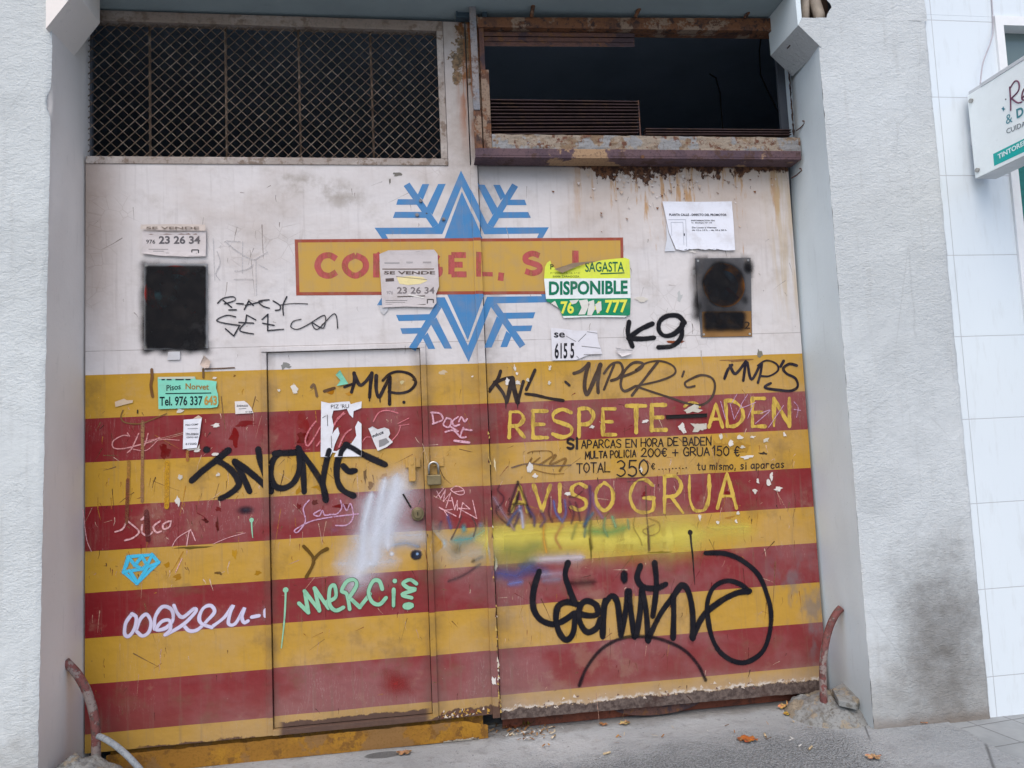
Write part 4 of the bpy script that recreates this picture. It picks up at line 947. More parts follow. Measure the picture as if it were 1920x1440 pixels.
graffiti('graffiti_tag', dl, 'marker', (84, 80, 66), 7.0, I4, [[(350, 1275), (426, 1348)], [(426, 1348), (396, 1175)], [(396, 1175), (516, 1332)], [(516, 1332), (478, 1152)], [(478, 1152), (590, 1312)], [(580, 1262), (650, 1220), (640, 1128), (602, 1155), (600, 1280), (650, 1332), (712, 1308)],
    [(765, 1320), (742, 1200), (700, 1170), (742, 1095), (800, 1080), (822, 1125), (762, 1225)], [(762, 1225), (848, 1305)], [(848, 1305), (930, 1200)], [(1032, 1155), (1008, 1092), (958, 1092), (920, 1180), (950, 1262), (1010, 1282), (1062, 1230)], [(1126, 1162), (1124, 1292)], dict(dot=(1135, 1090, 24, 24)), [(1312, 1112), (1260, 1080), (1204, 1110), (1250, 1150), (1302, 1160), (1195, 1202), (1272, 1228)], dict(dot=(1245, 1295, 56, 36))])
graffiti('graffiti_tag', dl, 'marker', G1, 5.6, I4, [[(350, 1275), (426, 1348)], [(426, 1348), (396, 1175)], [(396, 1175), (516, 1332)], [(516, 1332), (478, 1152)], [(478, 1152), (590, 1312)], [(580, 1262), (650, 1220), (640, 1128), (602, 1155), (600, 1280), (650, 1332), (712, 1308)],
    [(765, 1320), (742, 1200), (700, 1170), (742, 1095), (800, 1080), (822, 1125), (762, 1225)], [(762, 1225), (848, 1305)], [(848, 1305), (930, 1200)], [(1032, 1155), (1008, 1092), (958, 1092), (920, 1180), (950, 1262), (1010, 1282), (1062, 1230)], [(1126, 1162), (1124, 1292)], dict(dot=(1135, 1090, 20, 20)), [(1312, 1112), (1260, 1080), (1204, 1110), (1250, 1150), (1302, 1160), (1195, 1202), (1272, 1228)], dict(dot=(1245, 1295, 52, 32)),
    dict(dot=(240, 1165, 24, 24)), dict(p=[(240, 1165), (238, 1260), (228, 1430), (205, 1640)], w=3.4, e=1.6)], 'mint green marker tag MERCIE on the walk-through door')
graffiti('graffiti_drip', dl, 'marker', G1, 3, I9, [dict(dot=(1545, 360, 20, 22)), dict(p=[(1545, 360), (1548, 440), (1556, 518)], w=3, e=1.4)])
graffiti('graffiti_tag', dl, 'spray', (74, 186, 222), 5.0, I9, [[(435, 690), (650, 672)], [(650, 672), (708, 740)], [(708, 740), (515, 928)], [(515, 928), (395, 828)], [(395, 828), (435, 690)], [(395, 825), (560, 800)], [(560, 800), (705, 745)], [(440, 695), (495, 765)], [(495, 765), (560, 690)], [(560, 690), (605, 765)], [(605, 765), (650, 680)], [(495, 765), (560, 800)], [(605, 765), (560, 800)], [(450, 815), (512, 915)], [(612, 780), (522, 920)], [(420, 770), (440, 700)]],
    'small sky blue spray drawing of a diamond', straight=range(16))
graffiti('graffiti_tag', dl, 'chalk', (228, 176, 178), 3.2, I9, [[(320, 465), (385, 440), (422, 370), (430, 335)], [(425, 365), (500, 425), (532, 470), (480, 520), (408, 542)], [(562, 405), (560, 470), (610, 502), (652, 470)], [(552, 355), (612, 335)], [(612, 290), (560, 355)], [(722, 370), (662, 420), (690, 470), (732, 460)], [(802, 370), (750, 400), (758, 440), (808, 420), (820, 370)],
    dict(p=[(962, 590), (992, 450), (1040, 545)], w=1.8), dict(p=[(830, 600), (880, 520), (1000, 445)], w=1.5), dict(p=[(1200, 575), (1330, 520), (1490, 475)], w=1.2), dict(p=[(30, 260), (60, 520), (105, 640)], w=1.4), dict(p=[(862, 830), (920, 705)], w=1.5)], 'thin pink scrawl reading sico')
graffiti('graffiti_tag', dl, 'chalk', (205, 160, 190), 2.6, I4, [[(432, 428), (385, 495), (402, 600), (340, 690), (318, 670), (450, 600), (622, 565)], [(522, 510), (470, 542), (515, 558), (542, 512), (560, 550), (620, 545)], [(690, 430), (700, 490), (660, 540), (600, 545)], [(712, 460), (742, 512), (772, 455), (795, 560), (745, 630), (652, 635)], [(640, 562), (835, 540)]], 'lilac scrawl reading lady')
graffiti('graffiti_tag', dl, 'chalk', (222, 170, 186), 3.6, I7, [[(1490, 640), (1502, 732)], [(1480, 640), (1560, 650), (1582, 705), (1495, 742)], [(1620, 690), (1590, 750), (1640, 772), (1662, 710), (1620, 690)], [(1722, 680), (1672, 720), (1690, 762), (1732, 750)], [(1730, 722), (1752, 682), (1780, 722), (1802, 700)], [(1610, 815), (1680, 802), (1742, 862)], [(1770, 780), (1742, 860), (1792, 862)], dict(p=[(1692, 895), (1820, 910)], w=5), [(1780, 792), (1842, 800)], [(1660, 770), (1720, 810)]], 'pale pink tag DOC with an arrow below')
graffiti('graffiti_tag', dl, 'chalk', (232, 176, 180), 1.9, H8, [[(780, 900), (890, 770)], [(790, 805), (850, 915)], [(850, 915), (920, 790)], [(920, 790), (890, 960)], [(890, 960), (1000, 830)], [(1000, 830), (930, 1050)], [(940, 950), (1010, 950)], [(1015, 900), (1060, 1085)], [(1060, 1085), (1100, 945)], [(1100, 945), (1100, 1090)], [(1180, 980), (1130, 1200)], [(1180, 980), (1290, 1075)], [(1290, 1075), (1110, 1060)], [(1110, 1060), (1390, 1215)], [(1390, 1215), (1330, 945)], [(830, 1050), (1080, 1180)], [(830, 1050), (900, 1090), (1020, 1080)], [(900, 1090), (950, 1175)],
    [(1000, 780), (1080, 730), (1180, 770), (1202, 840), (1130, 862), (1030, 812), (1000, 780)], [(1040, 822), (1180, 800)]], 'thin scratchy pink tag beneath the padlock')
graffiti('graffiti_tag', dl, 'marker', (42, 44, 52), 2.1, IM, [[(1240, 905), (1290, 862), (1380, 848), (1395, 880), (1300, 912)], [(1290, 880), (1365, 942)], [(1342, 966), (1408, 965)], [(1410, 908), (1472, 912)], [(1480, 962), (1520, 885)], [(1520, 885), (1560, 925)], [(1490, 925), (1640, 890)], [(1702, 875), (1610, 888), (1645, 930), (1705, 950)], [(1740, 885), (1800, 925), (1800, 962), (1760, 970)], [(1862, 848), (1828, 925), (1832, 1012)], dict(p=[(1800, 922), (1920, 908), (2050, 912)], w=1.4),
    [(1400, 1028), (1320, 1015), (1232, 1058), (1300, 1085), (1442, 1106)], [(1310, 1135), (1385, 1200)], [(1385, 1200), (1432, 1118)], [(1500, 1012), (1492, 1080)], [(1492, 1080), (1440, 1152), (1562, 1182)], [(1502, 1012), (1582, 1055)], [(1432, 1078), (1562, 1085)], [(1692, 1005), (1640, 1052)], [(1692, 1010), (1690, 1152)], [(1690, 1152), (1832, 1140)], [(1645, 1085), (1748, 1105)], dict(p=[(1990, 1050), (1920, 1070), (1900, 1120), (1960, 1140), (2050, 1100), (2200, 1015), (2190, 1130), (2090, 1080), (2140, 1140), (2290, 1000), (2320, 1130)], w=1.7)], 'thin black marker scrawl on the white sheet')
graffiti('graffiti_tag', dl, 'chalk', (214, 150, 150), 2.4, I6, [[(440, 850), (380, 850), (300, 900), (310, 960), (420, 960), (640, 900), (720, 865)], [(430, 825), (448, 855)], [(530, 830), (470, 960), (430, 1000)], [(615, 830), (590, 920), (560, 960)], dict(p=[(580, 900), (700, 880), (900, 890)], w=1.4), dict(p=[(480, 970), (600, 980), (700, 890)], w=1.5)], 'faint pink scrawl on the upper red stripe')
graffiti('graffiti_tag', dl, 'chalk', (210, 120, 128), 3.0, I7, [dict(p=[(440, 720), (380, 800), (345, 890), (370, 940), (430, 860), (480, 770)]), dict(p=[(450, 940), (520, 850), (690, 640)]), dict(p=[(600, 770), (640, 690), (700, 650)]), dict(p=[(650, 950), (700, 840), (760, 790)]), dict(p=[(960, 720), (1010, 640), (1090, 622), (1180, 645)], w=2.4), dict(p=[(1120, 900), (1180, 830), (1205, 760)], w=2), dict(p=[(1180, 740), (1280, 690)], w=1.5), dict(p=[(1190, 760), (1280, 745)], w=1.5), dict(p=[(860, 905), (900, 860), (960, 870)], w=2)], 'faint pink scrawl behind the torn poster')
graffiti('graffiti_mark', dl, 'spray', (96, 70, 26), 5.2, I4, [[(390, 808), (430, 850), (465, 900), (462, 960), (410, 1055)], [(578, 828), (520, 860), (470, 915)]], None)
graffiti('graffiti_mark', dl, 'marker', (120, 90, 50), 1.6, I6, [[(390, 620), (370, 680), (410, 730), (540, 742), (660, 700), (780, 650)], dict(p=[(520, 620), (520, 645)], w=2, c=(60, 45, 30)), dict(p=[(648, 255), (650, 330), (640, 400), (655, 495)], w=4.5, c=(110, 76, 42)), dict(p=[(1110, 250), (1112, 325)], w=3.5, c=(110, 84, 50)), dict(p=[(1130, 250), (1250, 245), (1390, 238)], w=2, c=(96, 70, 50))])
graffiti('graffiti_mark', dr, 'chalk', (130, 96, 50), 2.4, Z9, [[(480, 265), (540, 245), (700, 245), (730, 290)], dict(p=[(470, 400), (520, 310), (500, 380), (600, 310)], w=3), dict(p=[(600, 380), (760, 280), (700, 380), (860, 320), (800, 440)], w=4.5), dict(p=[(320, 410), (480, 370), (700, 390), (910, 385)], w=3, c=(110, 90, 78)), dict(p=[(540, 430), (700, 470), (840, 470)], w=2)])
graffiti('graffiti_mark', dr, 'chalk', (200, 160, 190), 1.6, Z12, [[(810, 600), (860, 780)], [(905, 620), (945, 780)], [(945, 780), (1020, 640)], [(975, 525), (920, 620)], [(1080, 530), (1010, 660), (1160, 610)], [(1140, 620), (1080, 770)], [(1440, 640), (1290, 860)], [(1210, 720), (1305, 690), (1160, 820)], [(1545, 605), (1585, 660), (1570, 760)], [(1610, 690), (1545, 680)]])

graffiti('tape_mark', dl, 'chalk', (160, 116, 56), 6, ID, [[(242, 866), (241, 940)], dict(p=[(268, 792), (267, 940)], w=6, c=(148, 110, 76)), dict(p=[(314, 868), (313, 950)], w=9, c=(190, 142, 34)), dict(p=[(240, 900), (238, 980)], w=6, c=(120, 70, 50)), dict(p=[(275, 960), (278, 1012)], w=9, c=(92, 36, 36)), dict(p=[(352, 845), (352, 862)], w=6, c=(160, 110, 60))])
graffiti('glue_mark', dl, 'chalk', (186, 183, 185), 1.5, IM, [[(1310, 350), (1400, 425), (1520, 500), (1575, 512)], [(1575, 512), (1690, 445)], [(1395, 618), (1500, 600), (1560, 560)], [(1235, 440), (1262, 540), (1225, 640), (1262, 700)], [(1320, 345), (1445, 352)], dict(p=[(1465, 350), (1462, 640)], w=1), dict(p=[(1585, 520), (1588, 840)], w=1), dict(p=[(1200, 320), (1215, 700)], w=1), dict(p=[(1390, 690), (1560, 690)], w=1.4), dict(p=[(1610, 560), (1690, 600)], w=1.2)])
# scratches, scuffs and drips all over the sheets
def scratches(parent, x0, x1, n):
    global PROF
    mb = MB(); h = 0.00032
    for k in range(n):
        u, v = random.uniform(x0, x1), random.triangular(690, 1360, 900) if random.random() < 0.85 else random.uniform(330, 690)
        q = random.random(); a = random.gauss(math.pi / 2, 0.22) if q < 0.62 else random.uniform(0, math.pi); L = random.expovariate(1 / 13.0) + 4
        if v > 700: c = random.choice([(70, 44, 34), (96, 58, 36), (210, 180, 160), (190, 150, 130), (120, 24, 28), (176, 126, 40), (120, 90, 60)])
        else: c = random.choice([(150, 140, 134), (176, 168, 164), (120, 108, 100)])
        w = random.choice([1.0, 1.2, 1.6, 2.4])
        p = [Vector((u, v, 0)), Vector((u + math.cos(a) * L * .5 + random.gauss(0, 1), v + math.sin(a) * L * .5, 0)), Vector((u + math.cos(a) * L, v + math.sin(a) * L, 0))]
        ribbon(mb, p, w, lin(c), h + k * 4e-7, random.uniform(0.5, 1.0), w * 0.3, 0.2)
    o = mb.build('scratch_marks', M['p_chalk'], parent); o['kind'] = 'stuff'
scratches(dl, 165, 890, 420); scratches(dr, 935, 1500, 360)
KB = (26, 26, 32)
def spray_halo(parent, x0, x1, y0, y1, reach, side):
    mb = MB()
    def fn(a, b):
        u, v = x0 - 2 * reach + (x1 - x0 + 4 * reach) * a, y0 - 2 * reach + (y1 - y0 + 4 * reach) * b
        d = math.hypot(max(x0 - u, 0, u - x1), max(y0 - v, 0, v - y1)); k = side(u, v) * (1 + 0.5 * noise.noise((u * 0.06, v * 0.05, 3)))
        p = on_y(u, v); return ((p.x, yoff(p.x, p.z) - 0.0003, p.z), (max(0, 0.85 * k * (1 - d / (1.9 * reach))) if d < 1.9 * reach else 0, lin(KB)))
    mb.grid(fn, 46, 56); mb.build('spray_halo', M['p_fog'], parent)
spray_halo(dl, 273, 386, 500, 654, 11, lambda u, v: 1.0 if u < 300 or v > 640 else 0.65)
spray_halo(dr, 1310, 1400, 492, 590, 13, lambda u, v: 1.0 if u < 1330 or (u > 1390 and v < 520) else (0.5 if v < 560 else 0.25))
# sprayed fogs
graffiti('graffiti_spray', dl, 'fog', (224, 228, 238), 24, I4, [dict(p=[(932, 425), (890, 600), (875, 760), (862, 945)], w=18), dict(p=[(1042, 320), (1000, 520), (985, 690), (975, 860)], w=20), dict(p=[(1138, 310), (1110, 470), (1085, 620), (1080, 730)], w=26), dict(p=[(900, 735), (1080, 725), (1260, 715)], w=34, cov=0.55), dict(p=[(760, 950), (900, 948), (1040, 935)], w=34, cov=0.6), dict(dot=(930, 945, 95, 45)), dict(dot=(1110, 868, 34, 34)), dict(p=[(960, 560), (1040, 640), (1190, 690)], w=60, cov=0.5), dict(p=[(900, 880), (980, 700), (1090, 480)], w=80, cov=0.85), dict(p=[(840, 840), (1000, 800), (1200, 760)], w=50, cov=0.4), dict(dot=(640, 670, 60, 40), c=(160, 140, 190), cov=0.4)], 'white sprayed fog on the walk-through door', cov=1.0)
graffiti('graffiti_spray', dl, 'spray', (30, 34, 50), 8, I4, [dict(dot=(1312, 876, 58, 50)), dict(dot=(1320, 868, 14, 14), c=(120, 150, 190))], None)
graffiti('graffiti_spray', dl, 'fog', (110, 116, 130), 10, I4, [dict(p=[(1150, 790), (1220, 780), (1300, 800)], w=12, cov=0.9), dict(p=[(1590, 1085), (1700, 1040), (1820, 960)], w=7, c=(80, 60, 66), cov=0.8), dict(p=[(1790, 920), (1830, 900)], w=10, c=(70, 60, 40), cov=0.8)])
graffiti('graffiti_spray', dl, 'fog', (196, 190, 176), 30, I4, [dict(p=[(1560, 800), (1640, 880), (1780, 860)], w=54, cov=0.7), dict(dot=(1650, 830, 110, 80), c=(120, 112, 84), cov=0.75), dict(p=[(1680, 750), (1760, 740), (1830, 700)], w=22, c=(88, 160, 160), cov=0.8), dict(dot=(1700, 660, 40, 60), c=(90, 150, 150), cov=1.0), dict(p=[(1570, 560), (1590, 640)], w=8, c=(90, 100, 150), cov=0.8), dict(dot=(1840, 630, 40, 40), c=(90, 140, 180), cov=0.7), dict(dot=(1540, 780, 30, 60), c=(190, 215, 225), cov=0.7), dict(p=[(1510, 620), (1500, 660)], w=8, c=(60, 50, 90), cov=0.7), dict(p=[(1680, 560), (1650, 640), (1600, 740)], w=3, c=(90, 70, 70)), dict(p=[(1770, 570), (1800, 640), (1780, 720)], w=3, c=(90, 70, 70))], 'grey and teal smudge beside the seam')
graffiti('graffiti_spray', dl, 'fog', (150, 30, 32), 40, ID, [dict(dot=(742, 1283, 42, 34), cov=0.9), dict(p=[(735, 1270), (760, 1290)], w=30, cov=0.5)], None)
graffiti('graffiti_spray', dl, 'fog', (36, 30, 46), 10, I9, [dict(dot=(1490, 272, 100, 52), cov=1.2)])
YF = (224, 208, 96)
graffiti('graffiti_spray', dr, 'fog', YF, 40, Z9, [dict(p=[(240, 1120), (500, 1110), (800, 1120), (1100, 1120), (1500, 1120), (1900, 1090)], w=66, cov=1.0), dict(p=[(300, 1080), (700, 1050), (1100, 1030)], w=24, cov=0.8), dict(p=[(1300, 1180), (1700, 1170), (2100, 1120), (2420, 1070), (2540, 1060)], w=54, cov=0.62), dict(p=[(2350, 1010), (2640, 1000)], w=20, cov=0.7), dict(p=[(260, 1230), (420, 1250), (500, 1220)], w=38, c=(128, 150, 84), cov=0.6), dict(p=[(260, 1330), (420, 1320)], w=40, c=(140, 152, 80), cov=0.55),
    dict(p=[(1150, 1050), (1300, 1060), (1400, 1030)], w=20, c=(120, 160, 90), cov=0.8), dict(p=[(560, 1200), (700, 1260), (900, 1240)], w=26, c=(176, 168, 90), cov=0.45), dict(p=[(640, 1000), (640, 1130), (660, 1230)], w=9, c=(206, 156, 66), cov=0.9), dict(p=[(820, 1000), (760, 1110), (800, 1200)], w=8, c=(186, 130, 76), cov=0.8), dict(p=[(960, 1000), (930, 1100)], w=8, c=(150, 150, 80), cov=0.8), dict(p=[(1060, 980), (1050, 1080)], w=8, c=(90, 130, 110), cov=0.8)], 'yellow and green sprayed band under AVISO')
graffiti('graffiti_spray', dr, 'fog', (212, 206, 226), 18, Z9, [dict(p=[(560, 1330), (760, 1320), (960, 1310)], w=20, cov=0.8), dict(p=[(500, 1420), (600, 1450)], w=24, c=(90, 80, 130), cov=0.9), dict(p=[(260, 1480), (360, 1490), (440, 1440)], w=30, c=(86, 84, 140), cov=0.9), dict(p=[(640, 1480), (780, 1470)], w=18, c=(200, 180, 200), cov=0.6), dict(p=[(380, 1560), (330, 1570)], w=12, c=(120, 130, 190), cov=0.8), dict(p=[(680, 1540), (760, 1530)], w=14, c=(150, 140, 160), cov=0.7), dict(p=[(950, 1570), (1090, 1560)], w=18, c=(60, 26, 30), cov=0.8)], 'lilac and violet sprayed smears at the seam')
fl = []
for pts, w_, c_ in (([(190, 600), (180, 640), (235, 700), (225, 760), (165, 830), (190, 900), (290, 990)], 4, (78, 44, 54)), ([(150, 730), (230, 860), (330, 1010)], 7, (150, 120, 134)), ([(300, 860), (350, 780), (375, 700)], 7, (40, 34, 50)), ([(375, 565), (320, 720), (290, 830)], 5, (26, 24, 30)), ([(385, 565), (450, 720), (505, 890)], 5.5, (26, 24, 30)), ([(340, 775), (400, 770), (450, 780)], 5, (26, 24, 30)), ([(385, 660), (375, 740)], 4.5, (40, 26, 34)),
                    ([(290, 960), (340, 880), (400, 820)], 7, (60, 84, 130)), ([(400, 820), (420, 900), (430, 990)], 7, (190, 190, 216)), ([(350, 980), (390, 880)], 6, (60, 52, 90)), ([(480, 820), (540, 900), (545, 970)], 7, (70, 60, 104)), ([(620, 860), (650, 930), (620, 980)], 7, (96, 66, 96)), ([(740, 760), (760, 860), (800, 920)], 6, (86, 110, 170)), ([(700, 730), (690, 860), (720, 940)], 5, (80, 44, 60)), ([(850, 750), (860, 860), (830, 940)], 6, (98, 100, 150)),
                    ([(900, 760), (940, 860), (920, 950)], 5, (90, 50, 66)), ([(960, 770), (990, 870), (1000, 930)], 5, (88, 50, 62)), ([(1100, 620), (1105, 760), (1080, 880), (1050, 980)], 8, (80, 62, 100)), ([(1130, 680), (1150, 790), (1220, 900)], 6, (150, 110, 140)), ([(1120, 880), (1060, 960)], 7, (70, 110, 130)), ([(1020, 650), (960, 700), (900, 705)], 2.6, (60, 34, 40)),
                    ([(1250, 930), (1240, 1010), (1270, 1080)], 6, (120, 150, 100)), ([(1330, 920), (1350, 980)], 7, (120, 170, 130)), ([(1480, 940), (1490, 1010)], 5, (120, 150, 110)), ([(1545, 920), (1540, 1010), (1600, 1120), (1620, 1180)], 3, (150, 130, 60)), ([(1700, 920), (1790, 960), (1790, 1050), (1700, 1090), (1630, 1040), (1740, 980)], 3, (160, 130, 66)), ([(1660, 600), (1665, 760), (1670, 900), (1690, 1080), (1700, 1230)], 3, (96, 76, 60)), ([(1110, 950), (1100, 1060), (1120, 1200)], 6, (130, 116, 54)), ([(1380, 510), (1560, 515), (1640, 500)], 2.4, (60, 50, 60)), ([(1480, 550), (1640, 540)], 2.2, (70, 56, 60))):
    fl.append(dict(p=pts, w=w_ * 1.15, c=c_, cov=0.85))
graffiti('graffiti_flames', dr, 'fog', (80, 60, 80), 6, Z9, fl, 'dark flame strokes sprayed around AVISO')

# bits of old paper, glue and tape left on the sheets
WHT = (226, 220, 214)
def residue(parent, spots, name='paper_residue'):
    mb = MB(); LAY[0] += 1; h = 0.0008 + LAY[0] * 0.00009
    for (u, v, ru, rv, c) in spots:
        h0 = h; cc = c; dk = random.choice([0, 6, 14, 24]); c = (max(0, c[0] - dk), max(0, c[1] - dk), max(0, c[2] - dk * 1.3)); h = h0 if cc == WHT else 0.0004 + 0.0000013 * len(mb.v)
        c0 = on_y(u, v); n = 11; q = lin(c); ph = random.random() * 6; a0 = None; ring = []
        ctr = mb.vert((c0.x, yoff(c0.x, c0.z) - h, c0.z), 1, q)
        for i in range(n):
            a = ph + i * 2 * math.pi / n + random.uniform(-.2, .2); r = random.uniform(0.35, 1.1) * 0.78
            x, z = c0.x + ru * 0.00262 * r * math.cos(a), c0.z + rv * 0.00262 * r * math.sin(a)
            ring.append(mb.vert((x, yoff(x, z) - h, z), 0.62, q))
        for i in range(n): mb.face((ctr, ring[i], ring[(i + 1) % n]))
        h = h0 + 0.00001
    o = mb.build(name, M['p_residue'], parent); o['kind'] = 'stuff'
WHT = (226, 220, 214)
sp = [(965, 690, 4, 10, WHT), (970, 700, 5, 4, WHT), (1031, 690, 5, 9, WHT), (1030, 718, 6, 6, WHT), (951, 715, 7, 10, WHT), (972, 718, 8, 7, WHT), (990, 712, 5, 5, WHT), (1110, 800, 8, 5, WHT), (1210, 790, 10, 6, WHT), (1297, 768, 30, 13, WHT), (1280, 803, 14, 16, WHT), (1310, 800, 22, 20, WHT),
      (1389, 820, 11, 7, WHT), (1412, 819, 11, 4, WHT), (1437, 825, 11, 9, WHT), (1371, 832, 8, 10, WHT), (1393, 838, 10, 4, WHT), (1400, 857, 24, 6, WHT), (1432, 850, 16, 5, (60, 50, 44)), (1352, 818, 5, 10, WHT), (1472, 815, 6, 8, WHT), (1447, 893, 10, 16, WHT), (1460, 917, 18, 9, WHT), (1442, 905, 7, 12, WHT), (1422, 903, 5, 8, WHT), (1416, 921, 12, 8, WHT), (1384, 963, 6, 7, WHT), (1346, 979, 5, 6, WHT), (1381, 978, 5, 6, WHT), (1312, 970, 5, 12, WHT),
      (1064, 926, 10, 7, WHT), (993, 877, 10, 16, WHT), (1003, 893, 8, 8, WHT), (1203, 880, 5, 9, WHT), (1370, 970, 20, 5, (180, 130, 60)), (1390, 838, 46, 20, (172, 130, 52)), (1345, 842, 22, 26, (180, 138, 58)), (935, 1010, 5, 26, (150, 140, 90)), (930, 1060, 5, 26, (220, 214, 205)), (926, 1275, 6, 16, WHT), (928, 870, 4, 24, (226, 210, 170)),
      (1365, 925, 12, 6, (130, 34, 40)), (1208, 930, 10, 12, (120, 30, 36)), (1205, 560, 22, 10, WHT), (1095, 582, 26, 18, WHT), (1320, 488, 26, 9, (150, 150, 152)), (1300, 470, 12, 9, WHT), (1302, 510, 10, 12, (170, 168, 170)), (1275, 555, 10, 14, (205, 206, 210)), (1265, 640, 34, 5, (150, 84, 56)), (1425, 662, 10, 14, (150, 146, 140)), (1380, 675, 60, 5, (140, 100, 60)), (1237, 1036, 40, 4, (140, 120, 50)), (1108, 1025, 5, 34, (120, 110, 50)), (1216, 1010, 4, 36, (120, 100, 60))]
residue(dr, sp)
sp = [(338, 771, 10, 9, WHT), (405, 797, 12, 6, WHT), (338, 895, 6, 8, WHT), (409, 890, 5, 6, WHT), (333, 940, 6, 14, WHT), (404, 852, 9, 5, WHT), (372, 845, 9, 5, WHT), (308, 845, 16, 20, (122, 20, 22)), (440, 822, 14, 24, (128, 20, 22)), (425, 845, 22, 10, (130, 22, 24)), (460, 795, 26, 8, (120, 24, 26)), (552, 728, 13, 14, WHT), (522, 732, 4, 4, WHT), (754, 717, 7, 6, (225, 210, 170)), (830, 698, 12, 6, (200, 180, 150)), (885, 706, 4, 3, WHT), (403, 709, 5, 5, WHT), (440, 705, 4, 4, (150, 110, 60)),
       (365, 1027, 60, 4, (110, 90, 40)), (315, 1058, 9, 11, (178, 130, 24)), (335, 1083, 13, 11, (178, 130, 24)), (483, 1074, 9, 6, (170, 124, 30)), (410, 1075, 12, 5, (120, 90, 40)), (440, 1040, 8, 14, (186, 138, 26)), (570, 790, 16, 26, (130, 30, 30)), (565, 820, 18, 18, (126, 26, 28)), (600, 915, 22, 12, (186, 138, 30)), (560, 920, 10, 14, (186, 138, 26)), (722, 896, 18, 11, (184, 134, 40)), (695, 910, 8, 16, (150, 110, 50)), (685, 890, 5, 26, (110, 84, 50)), (560, 950, 8, 10, (110, 16, 20)), (590, 942, 10, 8, (110, 16, 20)), (500, 975, 7, 16, (100, 16, 20)), (497, 958, 6, 5, (96, 14, 18)), (640, 950, 30, 8, (120, 24, 28)), (385, 975, 9, 9, (100, 20, 24)), (408, 985, 5, 26, (110, 40, 40)), (410, 955, 8, 8, (110, 20, 22)), (620, 735, 10, 10, (190, 130, 30)), (655, 738, 10, 8, (196, 140, 40)),
      (535, 685, 16, 12, (150, 150, 150)), (745, 327, 14, 6, (130, 126, 124)), (731, 340, 4, 10, (120, 116, 112)), (800, 400, 3, 3, (90, 90, 90)), (1, 1, 1, 1, WHT)][:-1]
residue(dl, sp)

# lifted paint along the lower edges and the seam
mb = MB()
for k in range(60):
    x = random.uniform(1.55, 1.84); z = 0.108 + random.uniform(0, 0.03)
    mb.poly([(x, -0.001, z), (x + random.uniform(0.006, 0.02), -0.001 - random.uniform(0.002, 0.008), z + random.uniform(-0.004, 0.010)), (x + random.uniform(0, 0.012), -0.002, z + random.uniform(0.006, 0.018))], col=lin(random.choice([(205, 190, 175), (110, 70, 55), (180, 140, 60)])))
for k in range(46):
    z = random.uniform(0.1, 1.75) if k < 26 else random.uniform(0.1, 0.36); x = XS + random.uniform(-0.006, 0.004)
    mb.poly([(x - 0.006, -0.0108, z), (x + random.uniform(0.0, 0.005), -0.0135, z + random.uniform(-0.004, 0.004)), (x - 0.003, -0.0115, z + random.uniform(0.008, 0.03))], col=lin(random.choice([(215, 205, 190), (92, 60, 50), (190, 160, 90)])))
o = mb.build('flaking_paint', M['paper'], dl); o['kind'] = 'stuff'
mb = MB()
for k in range(110):
    x = random.gauss(2.8, 0.22) if k < 80 else random.uniform(2.4, 3.55); x = min(x, 3.56); z = 2.80 - abs(random.gauss(0, 0.05)); s = random.uniform(0.006, 0.022)
    if random.random() < 0.3: z -= random.uniform(0, 0.3); s *= 0.7
    mb.poly([(x, 0.0072, z), (x + s, 0.006 - random.uniform(0.001, 0.006), z - random.uniform(0, 0.6) * s), (x + 0.5 * s, 0.004 - random.uniform(0, 0.006), z - random.uniform(0.6, 1.3) * s)], col=lin(random.choice([(196, 176, 160), (150, 130, 118), (210, 202, 200), (120, 78, 50)])))
for k in range(60):
    u = random.random(); x = XS + 0.01 + 1.66 * u; z = 0.115 + random.uniform(-0.01, 0.035); s = random.uniform(0.005, 0.02)
    mb.poly([(x, 0.0072, z), (x + s, 0.006 - random.uniform(0, 0.004), z + random.uniform(-0.4, 0.6) * s), (x + 0.4 * s, 0.0065, z + random.uniform(0.4, 1.0) * s)], col=lin(random.choice([(200, 186, 172), (176, 150, 120), (110, 84, 76)])))
o = mb.build('flaking_paint', M['paper'], dr); o['kind'] = 'stuff'

# ---------------------------------------------------------------- notices stuck on the doors
def sheet(mb, outline, col, h, curl=0.0, step=7.0, hf=None):
    """outline in photo pixels -> triangulated sheet lying h off the door."""
    xs = [p[0] for p in outline]; ys = [p[1] for p in outline]; n = len(outline)
    pts = [Vector(p) for p in outline]; edges = [(i, (i + 1) % n) for i in range(n)]
    y = min(ys) + step * 0.5
    while y < max(ys):
        x = min(xs) + step * 0.5
        while x < max(xs): pts.append(Vector((x, y))); x += step
        y += step
    vs, es, fs, *_ = delaunay_2d_cdt(pts, edges, [list(range(n))], 1, 1e-4)
    ids = []
    cx, cy = sum(xs) / n, sum(ys) / n
    for q in vs:
        P = on_y(q.x, q.y); e = h
        if curl:
            d = min(abs(q.y - min(ys)), abs(q.y - max(ys)), abs(q.x - min(xs)), abs(q.x - max(xs)))
            e += curl * max(0, 1 - d / 16.0) ** 2 * (0.5 + 0.9 * abs(noise.noise((q.x * 0.06, q.y * 0.06, h * 100))))
        ids.append(mb.vert((P.x, yoff(P.x, P.z) - e, P.z), 1, col))
    for f in fs:
        a, b, c = [Vector(mb.v[ids[k]]) for k in f[:3]]
        f2 = f if (b - a).cross(c - a).y < 0 else f[::-1]
        mb.face([ids[k] for k in f2])
TXT = {}
